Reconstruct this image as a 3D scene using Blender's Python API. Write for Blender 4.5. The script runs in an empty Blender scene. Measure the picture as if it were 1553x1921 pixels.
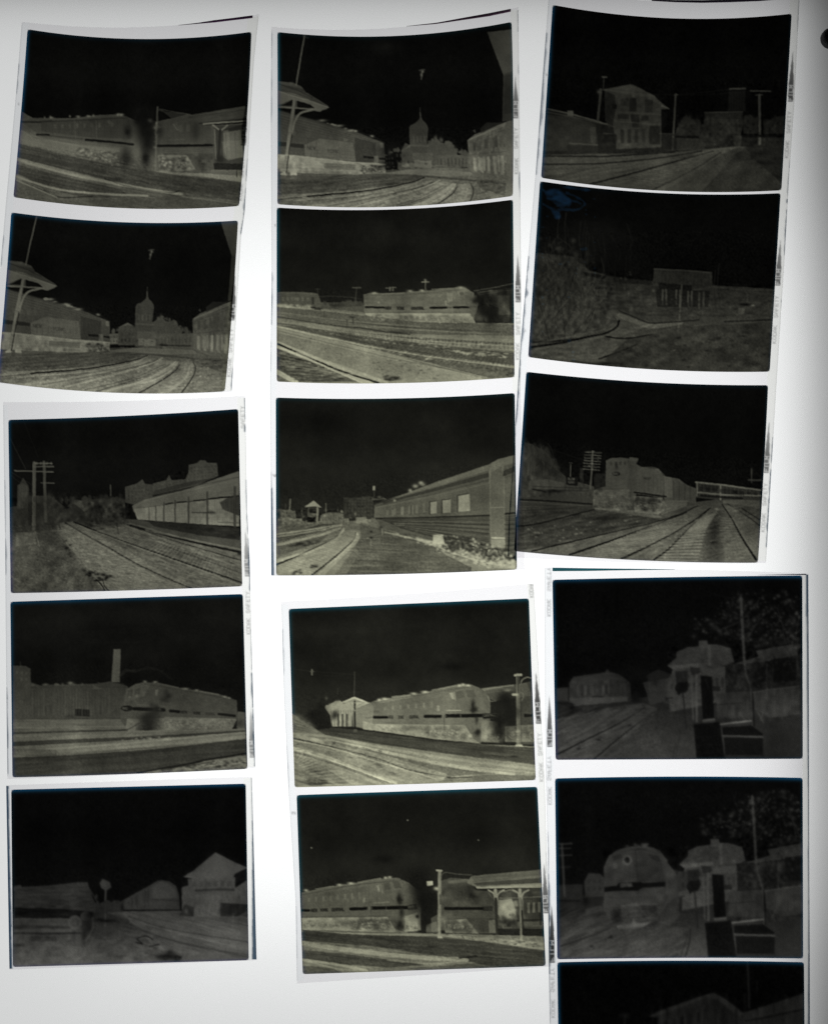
import bpy, math
import numpy as np

# ------------------------------------------------------------------ camera, world, lamps, exposure
sc = bpy.context.scene
MM = .001
U = .14 * MM                       # one plan unit in metres
CX, CY = 776.5, 960.5              # plan point under the camera
HCAM = .45                         # camera height above the table

cam_d = bpy.data.cameras.new('camera'); cam = bpy.data.objects.new('camera', cam_d)
sc.collection.objects.link(cam); sc.camera = cam
cam.location = (0, 0, HCAM)
cam_d.sensor_fit = 'HORIZONTAL'; cam_d.sensor_width = 36
cam_d.lens = 36 * HCAM / (1553 * U)
cam_d.clip_start = .01; cam_d.clip_end = 50

sc.world = bpy.data.worlds.new('World'); sc.world.use_nodes = True
bg = sc.world.node_tree.nodes['Background']
bg.inputs['Color'].default_value = (.9, .95, 1, 1); bg.inputs['Strength'].default_value = .012

# two flat lamps inside the light box (mm on the plan: x0 x1 y0 y1, depth below the panel, radiance)
LAMPS = [(-58.4, 211.6, -2.8, 293.0, 10.1, .655), (26.3, 213.5, 56.9, 244.7, 29.5, .54)]
PANEL_T = .9
LAMP_GAIN = 1.0
def plan(px, py, z=0.):
    """plan point, lifted by z metres, that the camera sees at px, py"""
    k = 1 - z / HCAM
    return ((px - CX) * U * k, -(py - CY) * U * k, z)
lamp_objs = []
for x0, x1, y0, y1, d, rad in LAMPS:
    l = bpy.data.lights.new('lamp', 'AREA'); l.shape = 'RECTANGLE'
    l.size, l.size_y = (x1 - x0) * MM, (y1 - y0) * MM
    l.energy = LAMP_GAIN * rad / PANEL_T * math.pi * l.size * l.size_y
    l.color = (.985, 1.0, .995)
    o = bpy.data.objects.new('lamp', l); sc.collection.objects.link(o)
    cx, cy, _ = plan((x0 + x1) / 2 / .14, (y0 + y1) / 2 / .14)
    o.location = (cx, cy, -d * MM); o.rotation_euler = (math.pi, 0, 0)
    lamp_objs.append(o)

sc.render.engine = 'CYCLES'
sc.cycles.samples = 64; sc.cycles.use_denoising = False
sc.cycles.transparent_max_bounces = 32; sc.cycles.max_bounces = 1
sc.cycles.min_transparent_bounces = 24; sc.cycles.min_light_bounces = 1      # thin light through dense film is not cut short
sc.view_settings.view_transform = 'Standard'; sc.view_settings.look = 'None'
sc.view_settings.exposure = 0; sc.view_settings.gamma = 1; sc.view_settings.use_curve_mapping = False
sc.render.resolution_x, sc.render.resolution_y = 827, 1024

# ------------------------------------------------------------------ the pictures on the negatives
# Each picture is drawn as tones with polygons, lines and grain (numpy), then becomes the
# silver density of a fine emulsion sheet. Drawing coordinates are those of an enlarged print.
import numpy as np, math

def lin(v):
    v = np.asarray(v, float) / 255.0
    return np.where(v < .04045, v / 12.92, ((np.maximum(v, 0) + .055) / 1.055) ** 2.4)

def pts(s):
    if not isinstance(s, str):
        return np.array(s, float)
    return np.array([[float(c) for c in p.split(',')] for p in s.split()])

def smooth(P, n=10):
    if len(P) < 3:
        return P
    Q = np.vstack([2 * P[0] - P[1], P, 2 * P[-1] - P[-2]]); out = []
    for i in range(1, len(Q) - 2):
        a, b, c, d = Q[i - 1], Q[i], Q[i + 1], Q[i + 2]
        for t in np.arange(n) / n:
            out.append(.5 * (2 * b + (c - a) * t + (2 * a - 5 * b + 4 * c - d) * t * t + (3 * b - a - 3 * c + d) * t ** 3))
    out.append(P[-1]); return np.array(out)

def vnoise(h, w, sy, sx, rng):
    """value noise, feature size sy x sx canvas pixels"""
    gh, gw = int(h / sy) + 3, int(w / sx) + 3
    g = rng.normal(size=(gh, gw))
    y = np.arange(h) / sy + rng.random(); x = np.arange(w) / sx + rng.random()
    yi = y.astype(int); xi = x.astype(int); fy = y - yi; fx = x - xi
    fy = (fy * fy * (3 - 2 * fy))[:, None]; fx = (fx * fx * (3 - 2 * fx))[None]
    yi = np.minimum(yi, gh - 2); xi = np.minimum(xi, gw - 2)
    a = g[np.ix_(yi, xi)]; b = g[np.ix_(yi, xi + 1)]; c = g[np.ix_(yi + 1, xi)]; d = g[np.ix_(yi + 1, xi + 1)]
    return (a * (1 - fx) + b * fx) * (1 - fy) + (c * (1 - fx) + d * fx) * fy

def blur(A, s):
    r = max(1, int(3 * s)); k = np.exp(-.5 * (np.arange(-r, r + 1) / s) ** 2); k /= k.sum()
    P = np.pad(A, ((r, r), (r, r)), mode='edge')
    B = sum(k[i] * P[i:i + A.shape[0]] for i in range(2 * r + 1))
    return sum(k[i] * B[:, i:i + A.shape[1]] for i in range(2 * r + 1))

FONT = {  # stroke letters on a 4 x 6 grid, y downwards
 'A': ['0,6 0,2 2,0 4,2 4,6', '0,4 4,4'], 'C': ['4,1 3,0 1,0 0,1 0,5 1,6 3,6 4,5'], 'D': ['0,0 3,0 4,2 4,4 3,6 0,6 0,0'],
 'E': ['4,0 0,0 0,6 4,6', '0,3 3,3'], 'F': ['4,0 0,0 0,6', '0,3 3,3'], 'I': ['2,0 2,6'], 'K': ['0,0 0,6', '4,0 0,3 4,6'],
 'L': ['0,0 0,6 4,6'], 'M': ['0,6 0,0 2,4 4,0 4,6'], 'N': ['0,6 0,0 4,6 4,0'], 'O': ['1,0 3,0 4,1 4,5 3,6 1,6 0,5 0,1 1,0'],
 'R': ['0,6 0,0 3,0 4,1 4,2 3,3 0,3', '2,3 4,6'], 'S': ['4,1 3,0 1,0 0,1 0,2 4,4 4,5 3,6 1,6 0,5'], 'T': ['0,0 4,0', '2,0 2,6'],
 'W': ['0,0 1,6 2,2 3,6 4,0'], 'Y': ['0,0 2,3 4,0', '2,3 2,6'], 'H': ['0,0 0,6', '4,0 4,6', '0,3 4,3'],
 '2': ['0,1 1,0 3,0 4,1 4,2 0,6 4,6'], '5': ['4,0 0,0 0,3 3,3 4,4 4,5 3,6 0,6'], '6': ['4,0 1,2 0,4 1,6 3,6 4,5 3,3 0,4'],
 '3': ['0,0 4,0 2,2 4,4 3,6 0,6'], '-': ['0,3 4,3']}

class Tone:
    def __init__(s, box, crop, base=8, seed=1):
        s.bx, s.by = box[0], box[1]
        s.w, s.h = int(box[2] - box[0]) + 1, int(box[3] - box[1]) + 1
        s.A = np.full((s.h, s.w), float(base)); s.crop = crop; s.rng = np.random.default_rng(seed)
        s.aff = None
    def cv(s, P):
        P = pts(P)
        if s.aff is not None:
            a, b, c, d, e, f = s.aff
            P = np.stack([a * P[:, 0] + b * P[:, 1] + c, d * P[:, 0] + e * P[:, 1] + f], 1)
        return P / s.crop[2] + np.array([s.crop[0] - s.bx, s.crop[1] - s.by])
    def k(s, v):
        return v / s.crop[2]
    def box(s, Q, pad=2):
        x0 = max(0, int(Q[:, 0].min() - pad)); x1 = min(s.w, int(Q[:, 0].max() + pad) + 1)
        y0 = max(0, int(Q[:, 1].min() - pad)); y1 = min(s.h, int(Q[:, 1].max() + pad) + 1)
        return x0, x1, y0, y1
    def mask(s, Q):
        x0, x1, y0, y1 = s.box(Q)
        if x1 <= x0 or y1 <= y0:
            return None
        n = 3
        X = x0 + (np.arange((x1 - x0) * n) + .5) / n - .0; Y = y0 + (np.arange((y1 - y0) * n) + .5) / n
        M = np.zeros((len(Y), len(X)), bool)
        for (ax, ay), (bx_, by_) in zip(Q, np.roll(Q, -1, 0)):
            if ay == by_:
                continue
            r = (Y > min(ay, by_)) & (Y <= max(ay, by_))
            xi = ax + (Y[r] - ay) * (bx_ - ax) / (by_ - ay)
            M[r] ^= X[None, :] < xi[:, None]
        M = M.reshape(y1 - y0, n, x1 - x0, n).mean((1, 3))
        return x0, x1, y0, y1, M
    def mix(s, b, v, M):
        x0, x1, y0, y1 = b
        R = s.A[y0:y1, x0:x1]; R += (v - R) * M
    def P(s, v, q, a=1., soft=0):
        m = s.mask(s.cv(q))
        if m is None:
            return
        M = m[4] * a
        if soft:
            M = blur(M, s.k(soft))
        s.mix(m[:4], v, M)
    def G(s, v0, v1, q, p0, p1, a=1.):
        """polygon with a tone running from v0 at p0 to v1 at p1"""
        m = s.mask(s.cv(q))
        if m is None:
            return
        x0, x1, y0, y1, M = m; c = s.cv([p0, p1]); d = c[1] - c[0]
        Y, X = np.mgrid[y0:y1, x0:x1]
        t = np.clip(((X - c[0, 0]) * d[0] + (Y - c[0, 1]) * d[1]) / (d @ d), 0, 1)
        s.mix(m[:4], v0 + (v1 - v0) * t, M * a)
    def L(s, v, w, q, a=1., curve=False, w1=None):
        Q = s.cv(q)
        if curve:
            Q = smooth(Q)
        w = max(s.k(w), .35) / 2; w1 = w if w1 is None else max(s.k(w1), .35) / 2
        x0, x1, y0, y1 = s.box(Q, 3 + max(w, w1))
        if x1 <= x0 or y1 <= y0:
            return
        M = np.zeros((y1 - y0, x1 - x0)); n = len(Q) - 1
        for i in range(n):
            p, r = Q[i], Q[i + 1]; wa = w + (w1 - w) * (i + .5) / n
            bx = s.box(np.array([p, r]), 3 + wa)
            if bx[1] <= bx[0] or bx[3] <= bx[2]:
                continue
            Y, X = np.mgrid[bx[2]:bx[3], bx[0]:bx[1]]; X = X + .5; Y = Y + .5
            d = r - p; L2 = d @ d + 1e-9
            t = np.clip(((X - p[0]) * d[0] + (Y - p[1]) * d[1]) / L2, 0, 1)
            D = np.hypot(X - p[0] - t * d[0], Y - p[1] - t * d[1])
            c = np.clip(wa + .5 - D, 0, 1) * min(1., 2 * wa + .15)
            S = M[bx[2] - y0:bx[3] - y0, bx[0] - x0:bx[1] - x0]
            np.maximum(S, c, out=S)
        s.mix((x0, x1, y0, y1), v, M * a)
    def C(s, v, w, q, a=1., w1=None):
        s.L(v, w, q, a, True, w1)
    def B(s, v, x, y, rx, ry, a=1., hard=False):
        c = s.cv([(x, y)])[0]; rx, ry = s.k(rx), s.k(ry)
        x0, x1, y0, y1 = s.box(np.array([c - [2.6 * rx, 2.6 * ry], c + [2.6 * rx, 2.6 * ry]]))
        if x1 <= x0 or y1 <= y0:
            return
        Y, X = np.mgrid[y0:y1, x0:x1]
        r = np.hypot((X + .5 - c[0]) / rx, (Y + .5 - c[1]) / ry)
        M = np.clip((1 - r) * min(rx, ry) + .5, 0, 1) if hard else np.exp(-r * r)
        s.mix((x0, x1, y0, y1), v, M * a)
    def N(s, amp, sx, sy, q=None, ang=0):
        """mottle: noise with feature size sx by sy, clipped to a polygon"""
        n = vnoise(s.h, s.w, max(1., s.k(sy)), max(1., s.k(sx)), s.rng)
        if ang:
            H = int(np.hypot(s.h, s.w)) + 4
            n = vnoise(H, H, max(1., s.k(sy)), max(1., s.k(sx)), s.rng)
            Y, X = np.mgrid[0:s.h, 0:s.w]; t = np.radians(ang)
            u = ((X - s.w / 2) * np.cos(t) + (Y - s.h / 2) * np.sin(t) + H / 2).astype(int) % H
            w = (-(X - s.w / 2) * np.sin(t) + (Y - s.h / 2) * np.cos(t) + H / 2).astype(int) % H
            n = n[w, u]
        if q is None:
            s.A += amp * n; return
        m = s.mask(s.cv(q))
        if m is not None:
            x0, x1, y0, y1, M = m; s.A[y0:y1, x0:x1] += amp * n[y0:y1, x0:x1] * M
    def S(s, n, v, q, size=5, a=.7, flat=.6, var=8):
        """specks strewn inside a polygon"""
        Q = pts(q); lo, hi = Q.min(0), Q.max(0); k = 0; tries = 0
        while k < n and tries < n * 12:
            tries += 1
            x, y = lo + s.rng.random(2) * (hi - lo); ins = False
            for (ax, ay), (bx_, by_) in zip(Q, np.roll(Q, -1, 0)):
                if (ay > y) != (by_ > y) and x < ax + (y - ay) * (bx_ - ax) / (by_ - ay):
                    ins = not ins
            if ins:
                r = size * (.5 + s.rng.random()); k += 1
                s.B(v + s.rng.normal() * var, x, y, r, r * flat, a)
    def ties(s, v, w0, w1, q0, q1, n, a=.5, p=1.6):
        """sleepers between two lines q0 and q1, closer together towards their far ends"""
        A, B_ = smooth(pts(q0), 20), smooth(pts(q1), 20)
        for i in range(n):
            t = (i / (n - 1)) ** p
            ia, ib = (1 - t) * (len(A) - 1), (1 - t) * (len(B_) - 1)
            f = lambda Z, i_: Z[int(i_)] + (Z[min(int(i_) + 1, len(Z) - 1)] - Z[int(i_)]) * (i_ - int(i_))
            s.L(v + s.rng.normal() * 4, w0 + (w1 - w0) * t, [f(A, ia), f(B_, ib)], a * (.6 + .5 * s.rng.random()))
    def T(s, v, x, y, h, txt, ang=0, w=None, sp=1.45, wide=1., a=1., mir=False):
        """stroke lettering; x, y is the top left of the line, h the letter height"""
        t = np.radians(ang); ca, sa = np.cos(t), np.sin(t); u = h / 6.
        for i, ch in enumerate(txt):
            for st in FONT.get(ch, []):
                p = pts(st); px = (p[:, 0] * wide + i * 4 * sp * wide) * u; py = p[:, 1] * u
                if mir:
                    py = h - py
                s.L(v, w or h * .17, np.stack([x + px * ca - py * sa, y + px * sa + py * ca], 1), a)
    def V(s, v0, v1, y0, y1, q, a=1.):
        s.G(v0, v1, q, (0, y0), (0, y1), a)
    def quad(s, q, u, v):
        Q = pts(q); n = len(Q); a, b, c, d = Q[0], Q[n // 2 - 1], Q[n // 2], Q[-1]; return a * (1 - u) * (1 - v) + b * u * (1 - v) + c * u * v + d * (1 - u) * v
    def hv(s, v, w, q, n, a=.5, var=6, p=1.):
        """n upright lines inside a four-cornered field"""
        for i in range(n):
            u = ((i + .5) / n) ** p; s.L(v + s.rng.normal() * var, w, [s.quad(q, u, 0), s.quad(q, u, 1)], a * (.7 + .5 * s.rng.random()))
    def hh(s, v, w, q, n, a=.5, var=6, p=1.):
        """n lines running across a four-cornered field"""
        for i in range(n):
            t = ((i + .5) / n) ** p; s.L(v + s.rng.normal() * var, w, [s.quad(q, 0, t), s.quad(q, 1, t)], a * (.7 + .5 * s.rng.random()))
    def win(s, v, q, nx, ny, fx=.6, fy=.6, a=.8, var=8):
        """rows of windows inside a four-cornered field"""
        for i in range(nx):
            for j in range(ny):
                u0, u1 = (i + .5 - fx / 2) / nx, (i + .5 + fx / 2) / nx; t0, t1 = (j + .5 - fy / 2) / ny, (j + .5 + fy / 2) / ny
                s.P(v + s.rng.normal() * var, [s.quad(q, u0, t0), s.quad(q, u1, t0), s.quad(q, u1, t1), s.quad(q, u0, t1)], a)
    def rub(s, amp, q):
        """fine broken texture: ballast, running gear, brush"""
        s.N(amp * .55, 5, 4, q); s.N(amp * .4, 11, 7, q)
    def jag(s, v, q, h, n, w=10, a=.9):
        """small uneven bumps along a skyline"""
        P = pts(q); d = np.r_[0, np.cumsum(np.hypot(*np.diff(P, axis=0).T))]
        for _ in range(n):
            t = s.rng.random() * d[-1]; x, y = np.interp(t, d, P[:, 0]), np.interp(t, d, P[:, 1]); k = s.rng.random()
            s.B(v + s.rng.normal() * 5, x, y - h * .3 * k, w * (.4 + .7 * s.rng.random()), h * (.3 + .8 * k), a, s.rng.random() < .5)
    def gear(s, x0, y0, x1, y1, v0=40, v1=120, r=14):
        """wheels and springs of a truck"""
        s.rub(14, [(x0, y0 - r), (x1, y1 - r), (x1, y1 + r), (x0, y0 + r)])
        n = max(2, int(abs(x1 - x0) / (2.1 * r)))
        for i in range(n):
            t = (i + .5 + .2 * s.rng.normal()) / n; x, y = x0 + (x1 - x0) * t, y0 + (y1 - y0) * t + 1.5 * s.rng.normal(); R = r * (.75 + .5 * s.rng.random())
            s.B(v0, x, y, R * .95, R * .9, .55); s.B(v1, x + R * .1, y, R * .55, R * .5, .55); s.B(v0, x, y, R * .22, R * .22, .6)
            th = s.rng.random() * 3; s.C(v1, 3, [(x + R * math.cos(th + k), y + R * math.sin(th + k)) for k in (0, .7, 1.4, 2.1)], .5)
            for _ in range(3): s.B(v1 if s.rng.random() < .5 else v0, x + R * s.rng.normal(), y + R * .7 * s.rng.normal(), R * .3, R * .25, .6)
            s.L(v1, 3, [(x - r, y - r * .8), (x + r, y - r * .9)], .35)
# ---- picture A: diesel train at a platform, canopy on the right
def pic_diesel_left(f):
    f.V(72, 60, 780, 1150, "40,740 700,880 1450,960 1450,1200 40,1200")
    f.P(66, "125,585 190,622 420,625 560,607 700,600 800,640 930,640 1000,625 1100,600 1250,625 1250,940 900,950 480,860 110,770")
    f.P(74, "125,585 190,622 130,640"); f.L(16, 10, "125,645 230,648 300,640", .6)
    f.P(55, "240,640 420,632 740,612 760,640 760,745 500,735 240,700", .8)
    for x, y in ((300, 622), (455, 615), (515, 612), (690, 602), (712, 603)): f.B(100, x, y, 13, 6)
    f.C(30, 6, "180,645 400,640 740,622", .5); f.P(82, "640,635 665,660 650,680 620,640", .5)
    f.P(76, "130,650 250,735 500,760 720,795 720,900 480,850 200,790 110,750", .8)
    f.V(92, 80, 720, 900, "120,690 210,745 490,780 700,800 700,905 450,850 190,790 110,770", .7)
    f.L(14, 13, "500,750 640,762 775,777"); f.L(20, 11, "215,720 285,723"); f.L(38, 7, "290,728 480,745", .5)
    f.N(7, 14, 12, "440,790 700,820 700,905 440,850"); f.S(40, 45, "460,795 700,830 700,900 460,850", 9, .5)
    for x in (435, 560): f.L(84, 5, f"{x},640 {x+5},740", .45)
    f.B(22, 745, 700, 24, 40, .8); f.B(26, 735, 860, 36, 60, .8); f.B(13, 850, 690, 56, 70); f.B(9, 850, 635, 66, 36); f.B(14, 860, 770, 45, 60, .9)
    f.B(20, 850, 860, 22, 50, .95); f.B(12, 835, 590, 70, 35); f.B(88, 795, 840, 26, 50, .5)
    # second locomotive and canopy
    f.P(62, "950,650 1020,630 1110,620 1200,660 1250,700 1250,930 950,930")
    f.P(78, "1005,655 1035,650 1045,695 1015,700", .5); f.P(58, "1130,650 1230,670 1230,740 1130,740", .6)
    f.L(80, 6, "975,752 1080,748", .5); f.L(12, 14, "915,786 1245,782"); f.L(55, 5, "1190,772 1240,765"); f.L(50, 5, "1190,792 1240,796")
    f.V(92, 82, 830, 930, "920,840 1090,840 1140,925 930,945"); f.S(60, 50, "930,850 1090,850 1110,920 940,930", 11, .55); f.B(48, 1175, 880, 36, 50, .8)
    f.N(6, 18, 18, "940,830 1250,830 1250,940 940,940")
    f.P(66, "930,570 960,590 1110,605 1000,625", .6); f.L(80, 5, "930,572 1095,602", .7)
    f.P(62, "960,640 1110,605 1430,553 1440,625 1200,655 1000,640"); f.N(4, 60, 5, "1000,640 1430,555 1430,625", -9)
    f.L(32, 7, "1160,655 1430,628", .8); f.P(12, "1180,652 1430,634 1430,650 1200,668", .5)
    f.L(100, 9, "1185,657 1430,640"); f.P(62, "1240,670 1430,655 1430,920 1240,920", .8)
    f.P(90, "1300,710 1400,690 1420,850 1330,870 1300,850", .7); f.B(100, 1330, 760, 30, 60, .4); f.P(28, "1300,690 1420,660 1420,690 1340,700", .6)
    f.C(96, 9, "1240,665 1275,690 1283,705"); f.C(96, 9, "1325,665 1295,690 1283,705"); f.L(36, 15, "1283,695 1272,870"); f.L(95, 7, "1250,690 1258,860", .7)
    f.P(28, "1245,885 1420,890 1420,920 1250,925"); f.B(30, 1285, 860, 24, 26, .8)
    f.P(92, "900,935 1420,955 1420,998 1150,962 890,950"); f.V(78, 70, 920, 960, "1230,925 1420,925 1420,960 1230,950")
    # lamp post
    f.L(78, 8, "918,560 905,940", .75, False, 14); f.L(104, 10, "912,650 908,720", .8); f.C(70, 4, "918,575 980,590 1110,600", .7); f.L(92, 8, "875,958 915,958"); f.B(105, 872, 640, 14, 12, .8)
    f.B(95, 908, 680, 12, 10)
    # platform and tracks
    f.P(50, "105,772 200,795 480,862 700,905 1100,965 1420,1000 1420,1110 1000,1060 600,980 105,850", .75)
    f.N(5, 60, 8, "105,770 1420,1000 1420,1150 90,1150", 12)
    f.C(85, 16, "100,860 400,945 750,1020 1050,1065", .8); f.P(46, "95,895 300,945 700,1040 760,1085 500,1090 300,1040 95,945", .75)
    f.C(92, 12, "95,960 200,1000 380,1045 640,1070 860,1075", .7); f.C(18, 5, "130,990 240,1040 350,1085 540,1080", .8)
    f.P(62, "90,975 240,1045 350,1090 90,1090", .8); f.L(90, 6, "95,975 250,1040", .6); f.C(16, 6, "610,980 780,1030 980,1058 1040,1050")
    f.C(30, 4, "780,985 870,1005", .7); f.P(54, "700,1090 1100,1090 1400,1125 1400,1150 600,1140 480,1105", .7); f.C(84, 6, "1060,1080 1390,1125", .6)
    f.P(34, "1160,970 1400,1005 1400,1075 1100,1050", .35)
    f.N(3, 7, 5, "60,760 1450,900 1450,1200 60,1200")

# ---- pictures B and F: station canopy on the left, clock tower, curving tracks
def pic_station_curve(f, near):
    f.V(62, 84, 850, 1060, "-80,860 640,860 1000,820 1400,900 1400,1250 -80,1250")
    # buildings behind
    f.P(56, "690,725 745,700 790,730 790,830 690,830" if near else "735,740 790,700 800,830 735,830"); f.P(84, "690,728 742,698 792,722 745,712" if near else "740,735 760,690 800,710 780,720", .6)
    f.P(56, "789,606 797,590 822,582 838,568 850,556 853,545 864,545 868,560 882,574 895,592 898,612 888,690 890,840 785,840"); f.L(62, 8, "858,540 857,520", .9)
    f.L(70, 4, "859,492 857,545", .8); f.L(45, 3, "795,640 890,645", .5); f.L(45, 3, "795,665 890,668", .5); f.P(52, "842,590 868,590 868,690 842,690", .4)
    f.P(60, "885,700 940,660 965,690 990,695 1010,680 1030,690 1040,720 1060,740 1062,840 885,840"); f.P(66, "930,765 1125,760 1125,860 930,860")
    for i in range(9): f.L(50, 6, f"{945+i*20},790 {945+i*20},835", .5)
    f.L(22, 6, "930,830 1110,835", .7); f.B(15, 955, 830, 22, 6, .8)
    f.P(86, "840,795 908,795 905,835 840,835", .9); f.P(72, "800,750 915,750 915,795 800,795", .6); f.P(100, "807,790 838,790 838,830 807,830", .5)
    if near: f.P(74, "635,765 690,760 690,825 635,825"); f.P(92, "650,790 685,790 685,820 650,820", .7)
    # building on the right
    f.P(72, "1122,678 1165,645 1345,575 1430,545 1430,940 1240,900 1125,850"); f.P(40, "1200,610 1240,575 1300,580 1345,570 1200,640", .7); f.L(92, 6, "1135,672 1345,580", .8)
    f.L(50, 4, "1140,690 1340,620", .5)
    for i, x in enumerate((1150, 1185, 1225, 1265, 1305)):
        f.P(58, f"{x},{690-i*8} {x+16},{686-i*8} {x+16},{740-i*5} {x},{742-i*5}", .7); f.P(98, f"{x},{780-i*3} {x+17},{780-i*3} {x+18},{860+i*5} {x},{856+i*5}", .65)
    f.L(54, 4, "1130,762 1345,742", .6); f.N(5, 10, 22, "1125,680 1345,580 1345,905 1125,850")
    f.P(64, "1160,630 1155,625 1168,615 1172,640", .8)
    # corner of a roof, top right
    f.P(58, "1270,60 1450,40 1450,560 1330,570 1350,310"); f.P(44, "1350,310 1450,290 1450,560 1328,572", .9)
    # train on the left
    f.P(58, "-50,470 40,500 180,540 330,580 480,625 560,660 640,690 640,870 560,880 100,860 -50,870")
    for k in range(5): f.C(86 - 4 * k, 3, f"30,{520+k*16} 250,{580+k*15} 480,{648+k*11} 620,{690+k*8}", .6)
    f.C(24, 8, "40,500 300,575 560,650 640,690", .7)
    for x, y in ((290, 562), (385, 592), (455, 620), (572, 652)): f.B(110, x, y, 26 if x < 500 else 12, 7, .9)
    f.P(78, "180,700 270,665 460,690 470,795 180,770", .8); f.P(30, "20,680 175,700 175,720 20,705", .9); f.T(36, 195, 708, 18, "NEW", 2, 4, a=.6); f.T(40, 310, 726, 18, "YORK", 4, 4, a=.6)
    f.P(44, "470,660 590,690 590,800 470,800", .8); f.P(16, "515,765 580,770 580,782 515,778"); f.P(16, "605,775 640,778 640,790 605,785"); f.P(92, "575,765 600,765 600,810 575,810", .6)
    f.P(88, "615,690 632,690 636,720 618,720", .8)
    f.V(104, 90, 760, 870, "-50,750 100,760 440,798 640,812 640,865 450,872 130,862 -50,850"); f.N(7, 18, 20, "-50,750 640,812 640,870 -50,860")
    f.P(66, "285,805 465,815 465,845 285,835", .7); f.S(26, 32, "500,820 635,820 635,865 500,865", 8, .7)
    # canopy and its post
    f.P(60, "40,335 130,345 180,365 205,400 330,478 320,497 270,510 140,490 40,490"); f.L(20, 4, "45,350 150,385 240,430", .6); f.P(40, "50,350 190,380 210,405 120,385", .5)
    f.P(86, "40,390 130,405 290,470 335,485 300,500 280,512 230,500 150,450 120,440 50,470 40,475"); f.P(10, "55,475 130,440 130,478"); f.P(10, "150,448 225,470 250,492 150,490"); f.L(90, 9, "40,485 260,497", .9)
    f.C(92, 12, "235,500 165,520 130,570 110,640"); f.L(84, 8, "215,75 180,220 150,360", .85); f.L(88, 16, "135,440 125,500 100,620 80,740 55,880", 1, False, 24)
    f.L(22, 6, "110,640 88,740 66,860", .8); f.P(108, "30,865 60,850 65,895 30,897"); f.P(108, "88,850 125,850 128,900 85,903"); f.B(70, 122, 350, 12, 8)
    f.L(60, 6, "205,78 235,90", .5)
    # signal in the sky
    f.C(70, 7, "866,278 880,274 896,273", .7); f.B(92, 884, 284, 9, 7, .9); f.C(84, 7, "884,280 880,300 873,328", .7); f.B(96, 876, 302, 6, 10, .8)
    # ground
    f.P(54, "-60,870 300,880 640,872 800,870 870,885 760,925 400,965 -60,1010", .8); f.N(6, 70, 7, "-60,860 900,870 800,930 -60,1000", -6)
    f.P(92, "630,845 800,845 1000,850 1130,860 1150,880 1000,885 760,872 640,868", .5); f.P(46, "780,875 960,885 1240,915 1320,915 1320,930 1100,910 880,890", .7)
    f.C(96, 20, "-60,1000 300,980 620,955 850,895", .5, 6); f.C(14, 9, "180,995 480,970 650,945 790,915 860,890", 1, 5); f.C(22, 4, "-30,1018 180,996", .6)
    f.C(62, 40, "-60,1040 350,1020 700,970 900,905", .5, 10); f.C(104, 7, "380,1070 520,1030 760,970 910,925 950,905", .8, 4); f.C(30, 4, "360,1070 560,1018 820,950 940,908", .6)
    f.C(112, 12, "600,1100 720,1070 890,1035 1000,975 1040,925", .7, 5); f.C(18, 7, "800,1115 950,1030 1020,980 1045,945", 1, 4); f.C(16, 7, "1058,1108 1115,1030 1140,970 1125,925", .95, 3)
    f.C(58, 26, "700,1050 880,1010 985,955", .5, 8); f.P(52, "1150,900 1330,910 1320,1000 1180,950", .5); f.C(96, 50, "930,1110 1060,1020 1085,940", .4, 16); f.P(74, "1140,1000 1320,1000 1310,1110 1090,1110", .6)
    f.N(6, 26, 7, "-60,960 1330,900 1330,1250 -60,1250", -8); f.S(90, 120, "150,1000 1200,920 1250,1090 150,1090", 4, .5); f.S(70, 45, "150,1000 1200,920 1250,1090 150,1090", 4, .5)
    f.N(3, 5, 5, "-60,600 1400,600 1400,1250 -60,1250")

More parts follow.
